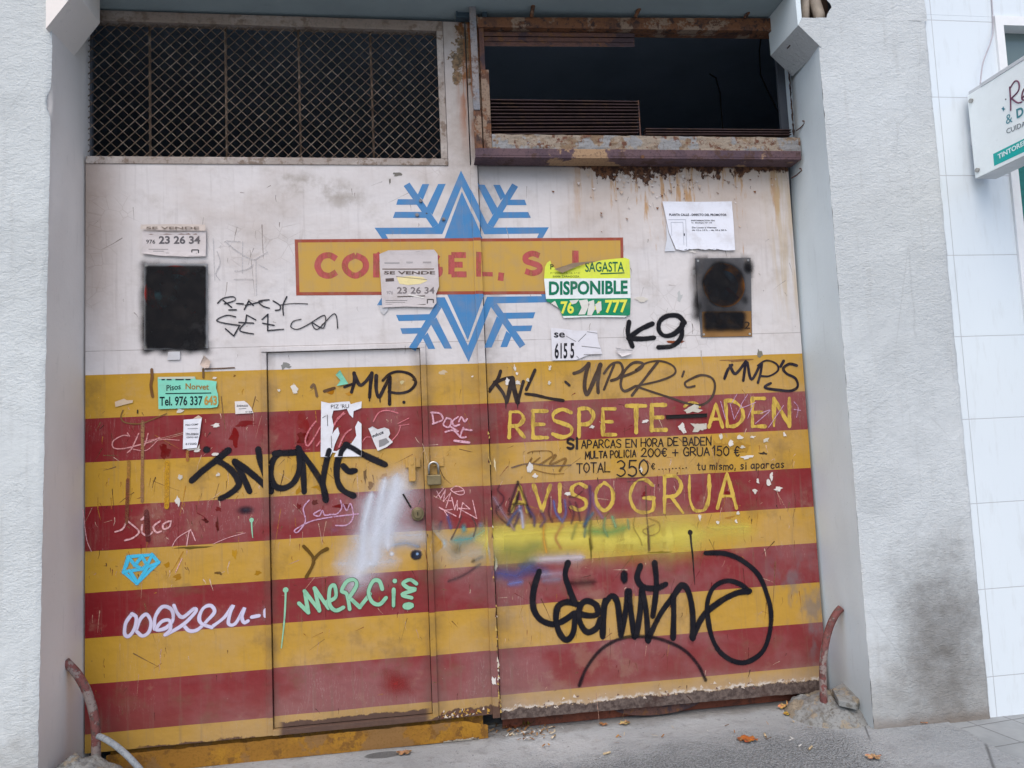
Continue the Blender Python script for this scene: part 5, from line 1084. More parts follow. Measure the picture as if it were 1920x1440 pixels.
def text_tris(s, bold):
    if (s, bold) in TXT: return TXT[(s, bold)]
    cu = bpy.data.curves.new('t', 'FONT'); cu.body = s; cu.size = 1; cu.resolution_u = 3; cu.offset = bold; cu.fill_mode = 'FRONT'
    ob = bpy.data.objects.new('t', cu); me = bpy.data.meshes.new_from_object(ob)
    v = [(q.co.x, q.co.y) for q in me.vertices]; f = [tuple(q.vertices) for q in me.polygons]
    bpy.data.objects.remove(ob); bpy.data.meshes.remove(me); bpy.data.curves.remove(cu)
    x0 = min(q[0] for q in v); x1 = max(q[0] for q in v); y0 = min(q[1] for q in v); y1 = max(q[1] for q in v)
    v = [((x - x0) / (x1 - x0), (y - y0) / (y1 - y0)) for x, y in v]
    TXT[(s, bold)] = (v, f); return v, f
def text(mb, s, tl, tr, bl, col, h, bold=0.0, place=None):
    v, f = text_tris(s, bold); ids = []
    for a, b in v:
        u = bl[0] + (tr[0] - tl[0]) * a + (tl[0] - bl[0]) * b; w = bl[1] + (tr[1] - tl[1]) * a + (tl[1] - bl[1]) * b
        if place: P = place(u, w)
        else:
            P = on_y(u, w); P = Vector((P.x, yoff(P.x, P.z) - h, P.z))
        ids.append(mb.vert(P, 1, col))
    for q in f: mb.face([ids[k] for k in q])
def tb(mb, Z, s, x0, y0, x1, y1, col, h, bold=0.0, skew=0.0):
    text(mb, s, Z(x0, y0), Z(x1, y0 + skew), Z(x0, y1), col, h, bold)
def bar(mb, Z, x0, y0, x1, y1, col, h, w):
    ribbon(mb, [Vector((*Z(x0, y0), 0)), Vector((*Z(x1, y1), 0))], w, col, h, 1, None, 0, False)
def notice(name, label, cat, base, group='notices stuck on the garage doors'):
    P = on_y(*base); return thing(name, label, cat, (P.x, yoff(P.x, P.z) - 0.002, P.z), group)
def ZP(Z, pts): return [Z(*p) for p in pts]
NH = 0.0088                      # notices lie over all the paint layers
INK = lin((60, 58, 62))
# A: for-sale notice upper left
t = notice('paper_notice', 'curled grey for-sale notice with phone number 23 26 34, above sprayed plate', 'notice', (325, 480))
mb = MB(); sheet(mb, ZP(IM, [(566, 262), (850, 275), (1140, 262), (1142, 380), (1138, 488), (960, 492), (720, 482), (566, 462)]), lin((206, 198, 198)), NH, 0.005)
mb.build('sheet', M['paper'], t)
mb = MB(); sheet(mb, ZP(IM, [(560, 208), (850, 203), (1136, 208), (1140, 262), (850, 258), (558, 250)]), lin((205, 192, 184)), NH + 0.008, 0.003); mb.build('curled_top', M['paper'], t)
mb = MB(); tb(mb, IM, '976', 602, 338, 684, 374, INK, NH + 0.001, 0.012); tb(mb, IM, '23 26 34', 716, 304, 1088, 376, lin((96, 92, 96)), NH + 0.001, 0.03)
tb(mb, IM, 'SE VENDE', 612, 228, 1085, 252, lin((120, 108, 100)), NH + 0.0135, 0.02)
for k, (xa, xb) in enumerate(((625, 800), (665, 760), (610, 820))): bar(mb, IM, xa, 424 + k * 17, xb, 424 + k * 17, INK, NH + 0.001, 0.7)
for q in ((1012, 430, 1072, 430), (1012, 478, 1072, 478), (1012, 430, 1012, 478), (1072, 430, 1072, 478), (1030, 462, 1056, 462)): bar(mb, IM, *q, INK, NH + 0.0012, 2.0)
bar(mb, IM, 572, 284, 1135, 284, lin((110, 74, 60)), NH + 0.0013, 3.4)  # brown bar paints the shadow at the tear below the curled top
mb.build('lettering', M['print'], t)
# B: torn for-sale notice on the painted panel
t = notice('paper_notice', 'torn and ripped grey for-sale notice pasted over the painted company name', 'notice', (767, 577))
mb = MB(); sheet(mb, ZP(C4, [(920, 852), (1000, 818), (1410, 812), (1442, 852), (1448, 1000), (1455, 1140), (1428, 1210), (1432, 1290), (1400, 1330), (1150, 1322), (945, 1332), (938, 1180), (925, 1000)]), lin((198, 190, 190)), NH, 0.004)
sheet(mb, ZP(C4, [(932, 1330), (1000, 1328), (990, 1360), (960, 1395), (930, 1370), (905, 1300)]), lin((196, 196, 200)), NH - 0.004)
mb.build('sheet', M['paper'], t)
mb = MB(); sheet(mb, ZP(C4, [(1075, 1060), (1200, 1048), (1310, 1058), (1350, 1090), (1290, 1118), (1180, 1130), (1100, 1118)]), lin((228, 212, 158)), NH + 0.0008); mb.build('tear', M['paper'], t)
mb = MB(); tb(mb, C4, 'SE VENDE', 960, 1004, 1420, 1034, lin((92, 80, 76)), NH + 0.001, 0.03); tb(mb, C4, '23 26 34', 1078, 1146, 1415, 1206, lin((120, 112, 114)), NH + 0.001, 0.02); tb(mb, C4, '976', 985, 1182, 1042, 1212, lin((150, 144, 146)), NH + 0.001)
bar(mb, C4, 930, 986, 1410, 985, lin((110, 92, 80)), NH + 0.0012, 1.8); bar(mb, C4, 1080, 1234, 1330, 1226, lin((70, 60, 54)), NH + 0.0012, 1.6); bar(mb, C4, 1070, 1052, 1345, 1080, lin((130, 116, 100)), NH + 0.0012, 1.0)
bar(mb, C4, 1225, 1310, 1335, 1302, lin((80, 70, 66)), NH + 0.0012, 1.4); bar(mb, C4, 1180, 1216, 1320, 1244, lin((225, 220, 215)), NH + 0.0014, 2.2)
for k in range(3): bar(mb, C4, 975, 1268 + k * 17, 1170 - 20 * k, 1268 + k * 17, INK, NH + 0.001, 0.6)
for q in ((1350, 1258, 1404, 1258), (1350, 1258, 1350, 1296), (1404, 1258, 1404, 1290)): bar(mb, C4, *q, lin((80, 76, 76)), NH + 0.0012, 2.0)
bar(mb, C4, 975, 1085, 1050, 1080, lin((92, 80, 78)), NH + 0.0011, 6); bar(mb, C4, 965, 930, 1100, 930, lin((165, 160, 160)), NH + 0.001, 3); bar(mb, C4, 1160, 925, 1220, 925, lin((170, 165, 165)), NH + 0.001, 3); bar(mb, C4, 1310, 925, 1385, 925, lin((160, 154, 154)), NH + 0.001, 3)
mb.build('lettering', M['print'], t)
# C: green and yellow agency poster
B8 = zoomed(880, 300, 4.8)
t = notice('poster', 'yellow, white and green estate agency poster reading DISPONIBLE, torn at corner', 'poster', (1102, 594))
mb = MB()
sheet(mb, ZP(B8, [(680, 962), (700, 925), (728, 905), (742, 950), (800, 1000), (930, 960), (1040, 942), (1200, 900), (1400, 880), (1440, 895), (1448, 1064), (672, 1068)]), lin((214, 224, 78)), NH)
sheet(mb, ZP(B8, [(672, 1068), (1448, 1064), (1452, 1242), (690, 1250)]), lin((226, 232, 232)), NH)
sheet(mb, ZP(B8, [(690, 1250), (1452, 1242), (1446, 1392), (1420, 1402), (1200, 1398), (838, 1405), (812, 1340), (770, 1300), (700, 1275)]), lin((22, 132, 92)), NH)
sheet(mb, ZP(B8, [(838, 1405), (1200, 1398), (1418, 1402), (1400, 1416), (1100, 1412), (850, 1422)]), lin((225, 228, 226)), NH)
mb.build('sheet', M['paper'], t)
mb = MB(); sheet(mb, ZP(B8, [(758, 988), (832, 1022), (960, 965), (1045, 935), (1150, 915), (1040, 922), (925, 932), (860, 955)]), lin((140, 122, 100)), NH + 0.010, 0.006); mb.build('torn_flap', M['paper'], t)
mb = MB(); GRN = lin((16, 112, 84))
tb(mb, B8, 'DISPONIBLE', 716, 1092, 1424, 1218, GRN, NH + 0.001, 0.035, -10); tb(mb, B8, 'SAGASTA', 1042, 918, 1392, 1008, lin((22, 96, 72)), NH + 0.001, 0.012, -2)
bar(mb, B8, 1180, 1024, 1395, 1016, lin((22, 96, 72)), NH + 0.0012, 2.2)
tb(mb, B8, 'P.º SAGASTA, 12, 1.º C', 730, 1010, 995, 1028, lin((90, 110, 50)), NH + 0.001); tb(mb, B8, '50006 ZARAGOZA', 750, 1040, 990, 1058, lin((80, 100, 50)), NH + 0.001, 0.01)
tb(mb, B8, 'P', 728, 938, 758, 985, lin((50, 60, 40)), NH + 0.001, 0.02)
YT = lin((222, 222, 84)); tb(mb, B8, '76', 822, 1270, 940, 1386, YT, NH + 0.001, 0.03, -2); tb(mb, B8, '777', 1222, 1260, 1422, 1378, YT, NH + 0.001, 0.03, -4); tb(mb, B8, '14', 1080, 1270, 1180, 1380, YT, NH + 0.001, 0.03)
mb.build('lettering', M['print'], t)
mb = MB()
for q in ([(985, 1265), (1060, 1255), (1080, 1300), (1040, 1390), (980, 1392), (1010, 1330)], [(1075, 1275), (1120, 1260), (1130, 1340), (1100, 1400), (1060, 1395)], [(1130, 1300), (1185, 1270), (1190, 1350), (1150, 1385)], [(900, 1265), (985, 1258), (960, 1290), (925, 1300)], [(735, 1290), (770, 1268), (800, 1330)]):
    sheet(mb, ZP(B8, q), lin((214, 212, 204)), NH + 0.0016)
mb.build('scraped_patch', M['paper'], t)
# D: white promoter notice
IR = zoomed(1180, 360, 5.3333)
t = notice('paper_notice', 'white printed notice with ragged bottom and torn corner, near the rust streaks', 'notice', (1312, 470))
mb = MB(); sheet(mb, ZP(IR, [(330, 95), (680, 100), (1022, 95), (1040, 300), (1056, 582), (960, 586), (880, 572), (850, 582), (800, 570), (760, 580), (680, 568), (600, 575), (540, 588), (465, 572), (395, 400), (375, 300)]), lin((226, 228, 238)), NH, 0.003)
mb.build('sheet', M['paper'], t)
mb = MB(); sheet(mb, ZP(IR, [(372, 300), (392, 400), (462, 590), (355, 592), (375, 480)]), lin((205, 208, 216)), NH - 0.003); mb.build('under_layer', M['paper'], t)
mb = MB(); K = lin((40, 42, 54))
tb(mb, IR, 'PLANTA CALLE - DIRECTO DEL PROMOTOR', 398, 216, 972, 240, K, NH + 0.001, 0.03, 2); tb(mb, IR, 'INFORMACION EN', 618, 279, 850, 294, K, NH + 0.001, 0.02); tb(mb, IR, 'C. BORJA Nº 44', 620, 303, 826, 318, K, NH + 0.001, 0.02)
tb(mb, IR, 'De Lunes a Viernes', 625, 348, 870, 364, K, NH + 0.001, 0.02); tb(mb, IR, 'de 12 a 14 h. - de 18 a 20 h.', 625, 374, 975, 390, K, NH + 0.001, 0.02)
for q in ((390, 278, 560, 276), (562, 276, 572, 548), (415, 305, 535, 303), (535, 303, 545, 530), (415, 305, 425, 440)): bar(mb, IR, *q, lin((170, 174, 186)), NH + 0.0011, 0.9)
bar(mb, IR, 548, 415, 549, 438, K, NH + 0.0012, 2.4)
for k in range(9): bar(mb, IR, 545 + k * 46, 580 - (k % 2) * 8, 575 + k * 46, 572 + (k % 3) * 5, lin((90, 92, 100)), NH + 0.0013, 1.2)
mb.build('lettering', M['print'], t)
# E: phone sticker
t = notice('sticker', 'small white torn sticker reading se 615 5, left of the K9 tag', 'sticker', (1080, 675))
mb = MB(); sheet(mb, ZP(Z8, [(732, 165), (860, 176), (960, 190), (1150, 192), (1160, 290), (1182, 345), (1195, 400), (1080, 408), (1000, 440), (960, 455), (745, 460), (740, 300)]), lin((216, 214, 220)), NH - 0.002); mb.build('sheet', M['paper'], t)
mb = MB(); tb(mb, Z8, 'se', 762, 208, 860, 254, lin((40, 40, 48)), NH - 0.001, 0.02); tb(mb, Z8, '615 5', 768, 302, 944, 445, lin((26, 26, 36)), NH - 0.001, 0.025, -4)
for q in ((965, 420, 985, 440), (1030, 408, 1180, 404), (870, 240, 960, 290), (980, 290, 1050, 220), (1010, 330, 1180, 350), (1060, 200, 1150, 215)): bar(mb, Z8, *q, lin((120, 116, 116)), NH - 0.0008, 1.0)
mb.build('lettering', M['print'], t)
# F: turquoise flats notice
t = notice('sticker', 'turquoise notice reading pisos and a telephone number, partly scraped off', 'sticker', (350, 768))
mb = MB(); sheet(mb, ZP(I6, [(705, 326), (1040, 320), (1046, 346), (1160, 352), (1235, 362), (1228, 420), (1246, 480), (1250, 560), (1238, 592), (1180, 600), (880, 605), (712, 611)]), lin((128, 208, 184)), NH - 0.001); mb.build('sheet', M['paper'], t)
mb = MB(); DG = lin((16, 40, 44))
tb(mb, I6, 'Pisos', 784, 396, 912, 448, DG, NH, 0.01, -16); tb(mb, I6, 'Norvet', 955, 378, 1165, 432, lin((150, 112, 50)), NH, 0.02, 6); bar(mb, I6, 775, 471, 1186, 466, DG, NH, 1.8)
tb(mb, I6, 'Tel. 976 337', 722, 498, 1108, 582, DG, NH, 0.02, -6); tb(mb, I6, '643', 1122, 488, 1238, 576, lin((176, 138, 70)), NH, 0.04)
bar(mb, I6, 712, 332, 1035, 328, lin((190, 196, 180)), NH, 4)
for xa, xb in ((740, 770), (785, 830), (865, 940), (955, 1000)): bar(mb, I6, xa, 346, xb, 345, DG, NH + 0.0002, 2.2)
mb.build('lettering', M['print'], t)
# G, H and smaller paper
t = notice('paper_notice', 'small white typed note hanging crookedly below the turquoise notice', 'notice', (362, 842))
mb = MB(); sheet(mb, ZP(I6, [(940, 706), (1102, 692), (1082, 840), (1058, 958), (932, 970)]), lin((228, 228, 236)), NH, 0.003)
sheet(mb, ZP(I6, [(960, 972), (1060, 960), (1080, 925), (1078, 970), (985, 982)]), lin((206, 196, 186)), NH - 0.003); sheet(mb, ZP(I6, [(1020, 697), (1070, 665), (1105, 690)]), lin((200, 180, 160)), NH - 0.003)
mb.build('sheet', M['paper'], t)
mb = MB(); tb(mb, I6, 'PISO COMPR', 955, 746, 1088, 762, K, NH + 0.001, 0.02, -8); tb(mb, I6, 'No impor', 957, 822, 1076, 842, K, NH + 0.001, 0.01, -2); tb(mb, I6, 'como est', 965, 855, 1070, 872, K, NH + 0.001, 0.01, -2); tb(mb, I6, '615502', 957, 914, 1056, 934, K, NH + 0.001, 0.02, -2)
bar(mb, I6, 975, 787, 1078, 784, lin((120, 120, 130)), NH + 0.001, 1.0); bar(mb, I6, 957, 842, 1076, 840, K, NH + 0.001, 0.8)
mb.build('lettering', M['print'], t)
t = notice('sticker', 'tiny white sticker with peeled yellow corner, right of turquoise notice', 'sticker', (458, 776))
mb = MB(); sheet(mb, ZP(I6, [(1396, 542), (1480, 536), (1512, 560), (1545, 600), (1562, 645), (1402, 655)]), lin((220, 214, 212)), NH - 0.003); mb.build('sheet', M['paper'], t)
mb = MB(); tb(mb, I6, 'ZARAGO', 1412, 572, 1515, 590, K, NH - 0.0022, 0.02); tb(mb, I6, '6158', 1492, 628, 1552, 641, K, NH - 0.0022, 0.01); bar(mb, I6, 1432, 608, 1500, 604, INK, NH - 0.002, 0.7); mb.build('lettering', M['print'], t)
mb = MB(); sheet(mb, ZP(I6, [(318, 545), (400, 516), (425, 530), (480, 530), (478, 552), (405, 570), (322, 592)]), lin((200, 178, 152)), NH - 0.004)
tag(mb.build('tape_scrap', M['paper']), 'short scrap of beige tape near the left door edge', 'tape', 'notices stuck on the garage doors')
t = notice('poster', 'white poster with its middle ripped out, on the walk-through door', 'poster', (640, 856))
mb = MB(); sheet(mb, ZP(I7, [(490, 540), (560, 556), (660, 545), (745, 540), (755, 566), (800, 552), (855, 540), (852, 600), (782, 628), (776, 690), (742, 655), (720, 606), (660, 618), (600, 622), (585, 680), (602, 760), (590, 835), (612, 800), (640, 772), (655, 830), (612, 930), (598, 985), (628, 988), (690, 950), (762, 918), (806, 850), (795, 770), (822, 716), (853, 742), (853, 1035), (605, 1040), (622, 1005), (590, 1000), (570, 1040), (485, 1040)]), lin((222, 222, 228)), NH - 0.003, 0.003); mb.build('sheet', M['paper'], t)
mb = MB(); tb(mb, I7, "PIZ 'RU", 578, 568, 740, 604, lin((70, 66, 64)), NH - 0.0015, 0.0, -4)
for q in ((545, 660, 548, 760), (580, 850, 585, 960), (500, 690, 530, 670)): bar(mb, I7, *q, lin((110, 108, 110)), NH - 0.0012, 1.2)
mb.build('lettering', M['print'], t)
# the black tag runs over this poster
mbp = MB()
for i, s in enumerate(([(560, 985), (545, 1040)], [(712, 935), (672, 990), (660, 1040)], [(715, 930), (790, 970), (853, 1012)])): ribbon(mbp, [Vector((*I7(*q), 0)) for q in s], 11.5, lin(BLK), NH - 0.0010 + i * 5e-5, 1.0, None, 0.08)
mbp.build('graffiti_stroke', M['p_spray'], t)
t = notice('paper_scrap', 'ragged scrap of a printed leaflet reading educa, beside the ripped poster', 'scrap', (712, 845))
mb = MB(); sheet(mb, ZP(I7, [(915, 785), (950, 765), (1000, 792), (1060, 775), (1100, 790), (1112, 832), (1094, 862), (1136, 906), (1082, 950), (1000, 986), (960, 900), (940, 842)]), lin((214, 212, 214)), NH - 0.003, 0.006); mb.build('sheet', M['paper'], t)
mb = MB(); tb(mb, I7, 'educa', 950, 838, 1052, 868, K, NH - 0.0012, 0.02, -40); sheet(mb, ZP(I7, [(1010, 890), (1075, 870), (1105, 905), (1060, 935), (1012, 955)]), lin((138, 136, 138)), NH - 0.0012); mb.build('lettering', M['print'], t)
for nm, Z, pts, col, h, curl, lab in (
        ('paper_scrap', I7, [(620, 302), (660, 258), (690, 312), (736, 382), (690, 390), (628, 402), (664, 350)], (120, 190, 164), NH - 0.004, 0.006, 'torn green paper scrap above the MVP tag'),
        ('paper_scrap', I6, [(1130, 130), (1186, 186), (1172, 240), (1130, 245), (1090, 215)], (198, 180, 168), NH + 0.004, 0.014, 'curled beige paper flap left of the walk-through door'),
        ('paper_scrap', Z8, [(1308, 348), (1400, 358), (1472, 372), (1460, 400), (1370, 428), (1330, 390)], (210, 204, 204), NH, 0.014, 'curling white paper flap below the K9 tag'),
        ('paper_scrap', IM, [(800, 1345), (905, 1340), (905, 1415), (788, 1418)], (196, 196, 200), NH - 0.001, 0.0, 'grey remnant of a label just under sprayed plate')):
    mb = MB(); sheet(mb, ZP(Z, pts), lin(col), h, curl, 4.0)
    tag(mb.build(nm, M['paper']), lab, 'scrap', 'notices stuck on the garage doors')

# ---- no-parking plates sprayed black
def plate(label, quad, disc, extra, overlay, base, ring, core, sheet_col=(150, 152, 156)):
    t = notice('parking_sign', label, 'sign', base, 'sprayed no-parking plates')
    P = [on_y(*q) for q in quad]; yb = yoff(P[0].x, P[0].z)
    mb = MB(); mb.slab([(p.x, p.z) for p in P], yb - 0.0045, yb - 0.0005, 0, lin(sheet_col))
    mb.build('plate', M['plate'], t)
    cx, cy, rx, ry = disc; c = on_y(cx, cy); sx, sz = rx * 0.00262, ry * 0.00262
    mb = MB()
    def ell(k0, k1, col, h, n=40):
        for i in range(n):
            a, b = i * 2 * math.pi / n, (i + 1) * 2 * math.pi / n
            q = [(c.x + sx * k * math.cos(w), yb - h, c.z + sz * k * math.sin(w)) for w, k in ((a, k0), (a, k1), (b, k1), (b, k0))]
            mb.poly(q if k0 > 0 else q[1:3] + [(c.x, yb - h, c.z)], 0, 1, col)
    ell(0.68, 1.0, lin(ring), 0.0050); ell(0, 0.68, lin(core), 0.0050)
    d = 0.70
    mb.slab([(c.x - sx * d, c.z + sz * (d - .13)), (c.x - sx * (d - .13), c.z + sz * d), (c.x + sx * d, c.z - sz * (d - .13)), (c.x + sx * (d - .13), c.z - sz * d)], yb - 0.0056, yb - 0.0052, 0, lin((120, 36, 40)))
    mb.build('symbol', M['plate'], t)
    mb = MB(); extra(mb, yb)
    if mb.f: mb.build('lettering', M['print'], t)
    for q in quad:
        p = on_y(q[0] + (5 if q[0] < cx else -5), q[1] + (5 if q[1] < cy else -5)); r_ = MB(); r_.disc((p.x, p.z), 0.006, 0.006, yb - 0.0075, yb - 0.0047, 10); r_.build('rivet', M['steel'], t)
    mb = MB(); x0, x1 = quad[0][0] - 14, quad[1][0] + 14; y0, y1 = quad[0][1] - 14, quad[2][1] + 14
    def fn(a, b):
        u, v = x0 + (x1 - x0) * a, y0 + (y1 - y0) * b; p = on_y(u, v)
        cv = overlay(u, v) * (1 + 0.35 * noise.noise((u * 0.05, v * 0.05, cx)))
        edge = min(a, 1 - a, b, 1 - b) * 12
        return ((p.x, yb - 0.0085, p.z), (max(0, min(1, cv)) * min(1, edge), lin((14, 14, 18))))
    mb.grid(fn, 48, 64); mb.build('black_spray', M['p_spray'], t)
def rect(u, v, x0, y0, x1, y1, s): 
    return max(0, min(1, (u - x0) / s + .5)) * max(0, min(1, (x1 - u) / s + .5)) * max(0, min(1, (v - y0) / s + .5)) * max(0, min(1, (y1 - v) / s + .5))
def ov_left(u, v):
    k = rect(u, v, 274, 499, 387, 655, 7); halo = rect(u, v, 264, 492, 392, 664, 16)
    thin = 0.30 * math.exp(-(((u - 318) / 20) ** 2 + ((v - 560) / 16) ** 2)) + 0.28 * math.exp(-(((u - 352) / 16) ** 2 + ((v - 545) / 16) ** 2)) + 0.2 * math.exp(-(((u - 283) / 8) ** 2 + ((v - 540) / 12) ** 2))
    return max(k * 0.60, 0.22 * halo) - thin * 0.5
def ex_left(mb, yb): pass
plate('left no-parking plate, almost wholly sprayed black, above the turquoise notice', [(271, 494), (389.5, 495), (390, 653), (270.5, 656)], (329, 549.5, 53, 51), ex_left, ov_left, (330, 656), (190, 60, 50), (120, 190, 205))
def ov_right(u, v):
    e = math.hypot((u - 1358) / 44, (v - 534) / 45)
    k = max(0, min(1, (1.12 - e) / 0.28)) * 0.46 + 0.10 * math.exp(-((u - 1335) / 20) ** 2)
    warm = 0.34 * math.exp(-(((u - 1396) / 10) ** 2 + ((v - 532) / 20) ** 2)) + 0.3 * math.exp(-(((u - 1325) / 9) ** 2 + ((v - 555) / 16) ** 2))
    b = rect(u, v, 1318, 582, 1398, 620, 14) * 0.5; halo = 0.30 * math.exp(-(((u - 1352) / 54) ** 4 + ((v - 545) / 72) ** 4))
    h1 = 0.50 * math.exp(-(((u - 1403) / 11) ** 2 + ((v - 501) / 13) ** 2)); h2 = 0.36 * math.exp(-(((u - 1312) / 10) ** 2 + ((v - 575) / 18) ** 2)); h3 = 0.26 * math.exp(-(((u - 1306) / 8) ** 2 + ((v - 510) / 26) ** 2)); h4 = 0.34 * math.exp(-(((u - 1396) / 10) ** 2 + ((v - 562) / 14) ** 2))
    return max(k - warm * 0.5, b, h1, h2, h3, h4, halo)
def ex_right(mb, yb):
    for pts, c in (([(1317, 584), (1409, 583), (1410, 630), (1318, 632)], (140, 104, 62)),):
        mb.poly([(on_y(*p).x, yb - 0.0050, on_y(*p).z) for p in pts][::-1], 0, 1, lin(c))
    text(mb, '2', IR(1150, 1296), IR(1208, 1296), IR(1150, 1366), lin((30, 28, 30)), 0.0092, 0.0)
plate('right no-parking plate with ochre edge, patchily sprayed black, below white notice', [(1304, 484), (1408, 483), (1411, 631), (1315, 632)], (1358, 534.5, 44, 45), ex_right, ov_right, (1360, 632), (190, 120, 44), (84, 110, 130), (96, 96, 100))

# ---------------------------------------------------------------- padlock
pc = q8(745, 640, -0.02)
t = thing('padlock', 'brass padlock with steel shackle locking the walk-through door', 'padlock', (pc.x, -0.02, pc.z))
a, b = q8(643, 565, -0.02), q8(862, 708, -0.02)
mb = MB(); mb.box(a.x, b.x, -0.036, -0.014, b.z, a.z); mb.build('body', M['brass'], t, bevel=0.005)
s0, s1, st_ = q8(672, 470, -0.02), q8(815, 470, -0.02), q8(740, 372, -0.02)
r_ = (s1.x - s0.x) / 2; zc_ = st_.z - r_; mid = (s0.x + s1.x) / 2
mb = MB(); mb.tube([(s0.x, -0.025, a.z - 0.004)] + [(mid - r_ * math.cos(k * math.pi / 12), -0.025, zc_ + r_ * math.sin(k * math.pi / 12)) for k in range(13)] + [(s1.x, -0.025, a.z - 0.004)], 0.0058, 10)
mb.build('shackle', M['steel'], t, smooth=True)

# ---------------------------------------------------------------- guard bars, footings, hose
def mound(cx, cy, rx, ry, hgt, name, label, seed):
    mb = MB()
    def fn(u, w):
        x = cx + (u * 2 - 1) * rx; y = cy + (w * 2 - 1) * ry; d = math.hypot(u * 2 - 1, w * 2 - 1)
        k = max(0, 1 - d ** 1.6)
        z = hgt * k ** 0.7 * (1 + 0.25 * noise.noise((x * 14, y * 14, seed))) + 0.012 * noise.noise((x * 50, y * 50, seed)) * min(1, k * 4) + 0.02 * noise.noise((x * 9, y * 9, seed + 2)) * min(1, k * 3) - 0.008
        return (x, y, z)
    mb.grid(fn, 54, 54)
    o = mb.build(name, M['footing'], smooth=True); tag(o, label, 'footing', 'rough concrete lumps holding guard bars'); return o
def bar_path(pix, y): return catmull([tuple(on_y(u, v, y)) for u, v in pix])
yR = -0.16
path = [on_y(u, v, yR) for u, v in ((1549, 1340), (1545, 1318), (1543, 1275), (1544, 1235), (1549, 1200), (1557, 1172), (1567, 1152), (1577, 1140))]
path = catmull([tuple(p) for p in path])
mb = MB(); mb.tube(path, 0.0175, 14)
tag(mb.build('guard_bar', M['red_pipe'], smooth=True), 'chipped red bent steel guard bar at the foot of the right jamb', 'guard bar', 'bent red guard bars')
yL = on_x(126, 1243, 0.0).y
path = catmull([tuple(on_y(u, v, yL)) for u, v in ((181, 1440), (180, 1412), (180, 1380), (178, 1350), (171, 1320), (160, 1290), (144, 1263), (122, 1240))])
mb = MB(); mb.tube(path, 0.0185, 14)
tag(mb.build('guard_bar', M['red_pipe'], smooth=True), 'worn red curved steel guard bar at the foot of the left jamb', 'guard bar', 'bent red guard bars')
mound(3.515, -0.11, 0.22, 0.20, 0.105, 'concrete_lump', 'rough concrete lump under the right guard bar, against the grey jamb', 1.0)
mound(0.09, -0.26, 0.22, 0.20, 0.205, 'concrete_lump', 'rough sandy concrete lump under the left guard bar', 4.0)
mb = MB()
pts = [on_y(*q, -0.13) for q in ((1566, 1288), (1590, 1276), (1624, 1300), (1605, 1320), (1575, 1312))]
pz = [(p.x, p.y, p.z) for p in (on_y(1560, 1290, -0.13), on_y(1592, 1274, -0.10), on_y(1620, 1297, -0.19), on_y(1606, 1320, -0.27), on_y(1572, 1312, -0.25))]
mb.hexa([(x, y, z - 0.03) for x, y, z in pz][::-1], pz[::-1]); o = mb.build('concrete_chunk', M['footing'], bevel=0.004)
tag(o, 'flat cracked slab of concrete lying on the lump by the right jamb', 'concrete slab')
mb = MB(); mb.tube(catmull([tuple(on_y(u, v, y)) for u, v, y in ((184, 1380, -0.20), (198, 1386, -0.22), (218, 1399, -0.25), (240, 1418, -0.28), (262, 1442, -0.31), (282, 1470, -0.34))]), 0.0125, 12)
tag(mb.build('hose', M['hose'], smooth=True), 'short grey plastic hose curving out behind the left guard bar', 'hose')

# ---------------------------------------------------------------- litter on the ground
def leaf(u, v, size, col, rot, label, curl=0.35, lobes=5, z=0.006, y=None):
    c = on_z(u, v, z) if y is None else on_y(u, v, y)
    mb = MB(); n = 44; rim = []
    ctr = mb.vert((c.x, c.y, c.z + size * 0.16), 1, lin(col))
    mid_ = []
    for i in range(n):
        a = i * 2 * math.pi / n
        r = size * (0.62 + 0.38 * abs(math.cos(lobes * a / 2)) ** 0.8) * (0.9 + 0.2 * noise.noise((i * 1.3, u, v))) * (1.15 if abs(a - math.pi) < 2 else 0.8)
        x, y_ = r * math.cos(a + rot), r * 0.75 * math.sin(a + rot)
        mid_.append(mb.vert((c.x + x * .5, c.y + y_ * .5, c.z + size * (0.12 + 0.12 * noise.noise((i * .4, v, 1)))), 1, lin(col)))
        rim.append(mb.vert((c.x + x, c.y + y_, c.z + size * curl * abs(noise.noise((i * 0.35, u, 2))) + 0.002), 1, lin(tuple(k * random.uniform(0.75, 1.15) if k * 1.15 < 255 else k for k in col))))
    for i in range(n):
        l = (i + 1) % n; mb.face((ctr, mid_[i], mid_[l])); mb.face((mid_[i], rim[i], rim[l], mid_[l]))
    mb.tube([(c.x, c.y, c.z + size * .12), (c.x + size * 1.2 * math.cos(rot + 3.3), c.y + size * .8 * math.sin(rot + 3.3), c.z + 0.006)], 0.0016, 5, 0, lin(tuple(k * .7 for k in col)))
    tag(mb.build('dry_leaf', M['leaf'], smooth=True), label, 'leaf', 'dry leaves on the driveway')
leaf(1403, 1386, 0.052, (176, 100, 48), 0.4, 'orange brown dry leaf alone on the open driveway')
leaf(1638, 1419, 0.036, (186, 150, 110), 1.2, 'pale tan dry leaf lowest on the driveway at right')
leaf(1476, 1326, 0.050, (196, 150, 96), 2.0, 'curled beige leaf at the gap beside right lump', 0.9)
leaf(1484, 1338, 0.040, (186, 150, 66), 0.2, 'narrow yellow leaf lying against the curled beige leaf', 0.3, 2)
leaf(985, 1358, 0.052, (128, 112, 50), 1.0, 'olive leaf standing in the corner under the seam', 1.2)
leaf(958, 1362, 0.045, (130, 76, 44), 2.6, 'brown leaf tucked under the seam beside the sill', 1.0)
leaf(1170, 1356, 0.030, (190, 160, 110), 2.2, 'small straw coloured leaf in front of the round plate', 0.5)
leaf(1132, 1358, 0.024, (170, 120, 80), 0.7, 'tiny brown leaf left of the straw coloured leaf', 0.5)
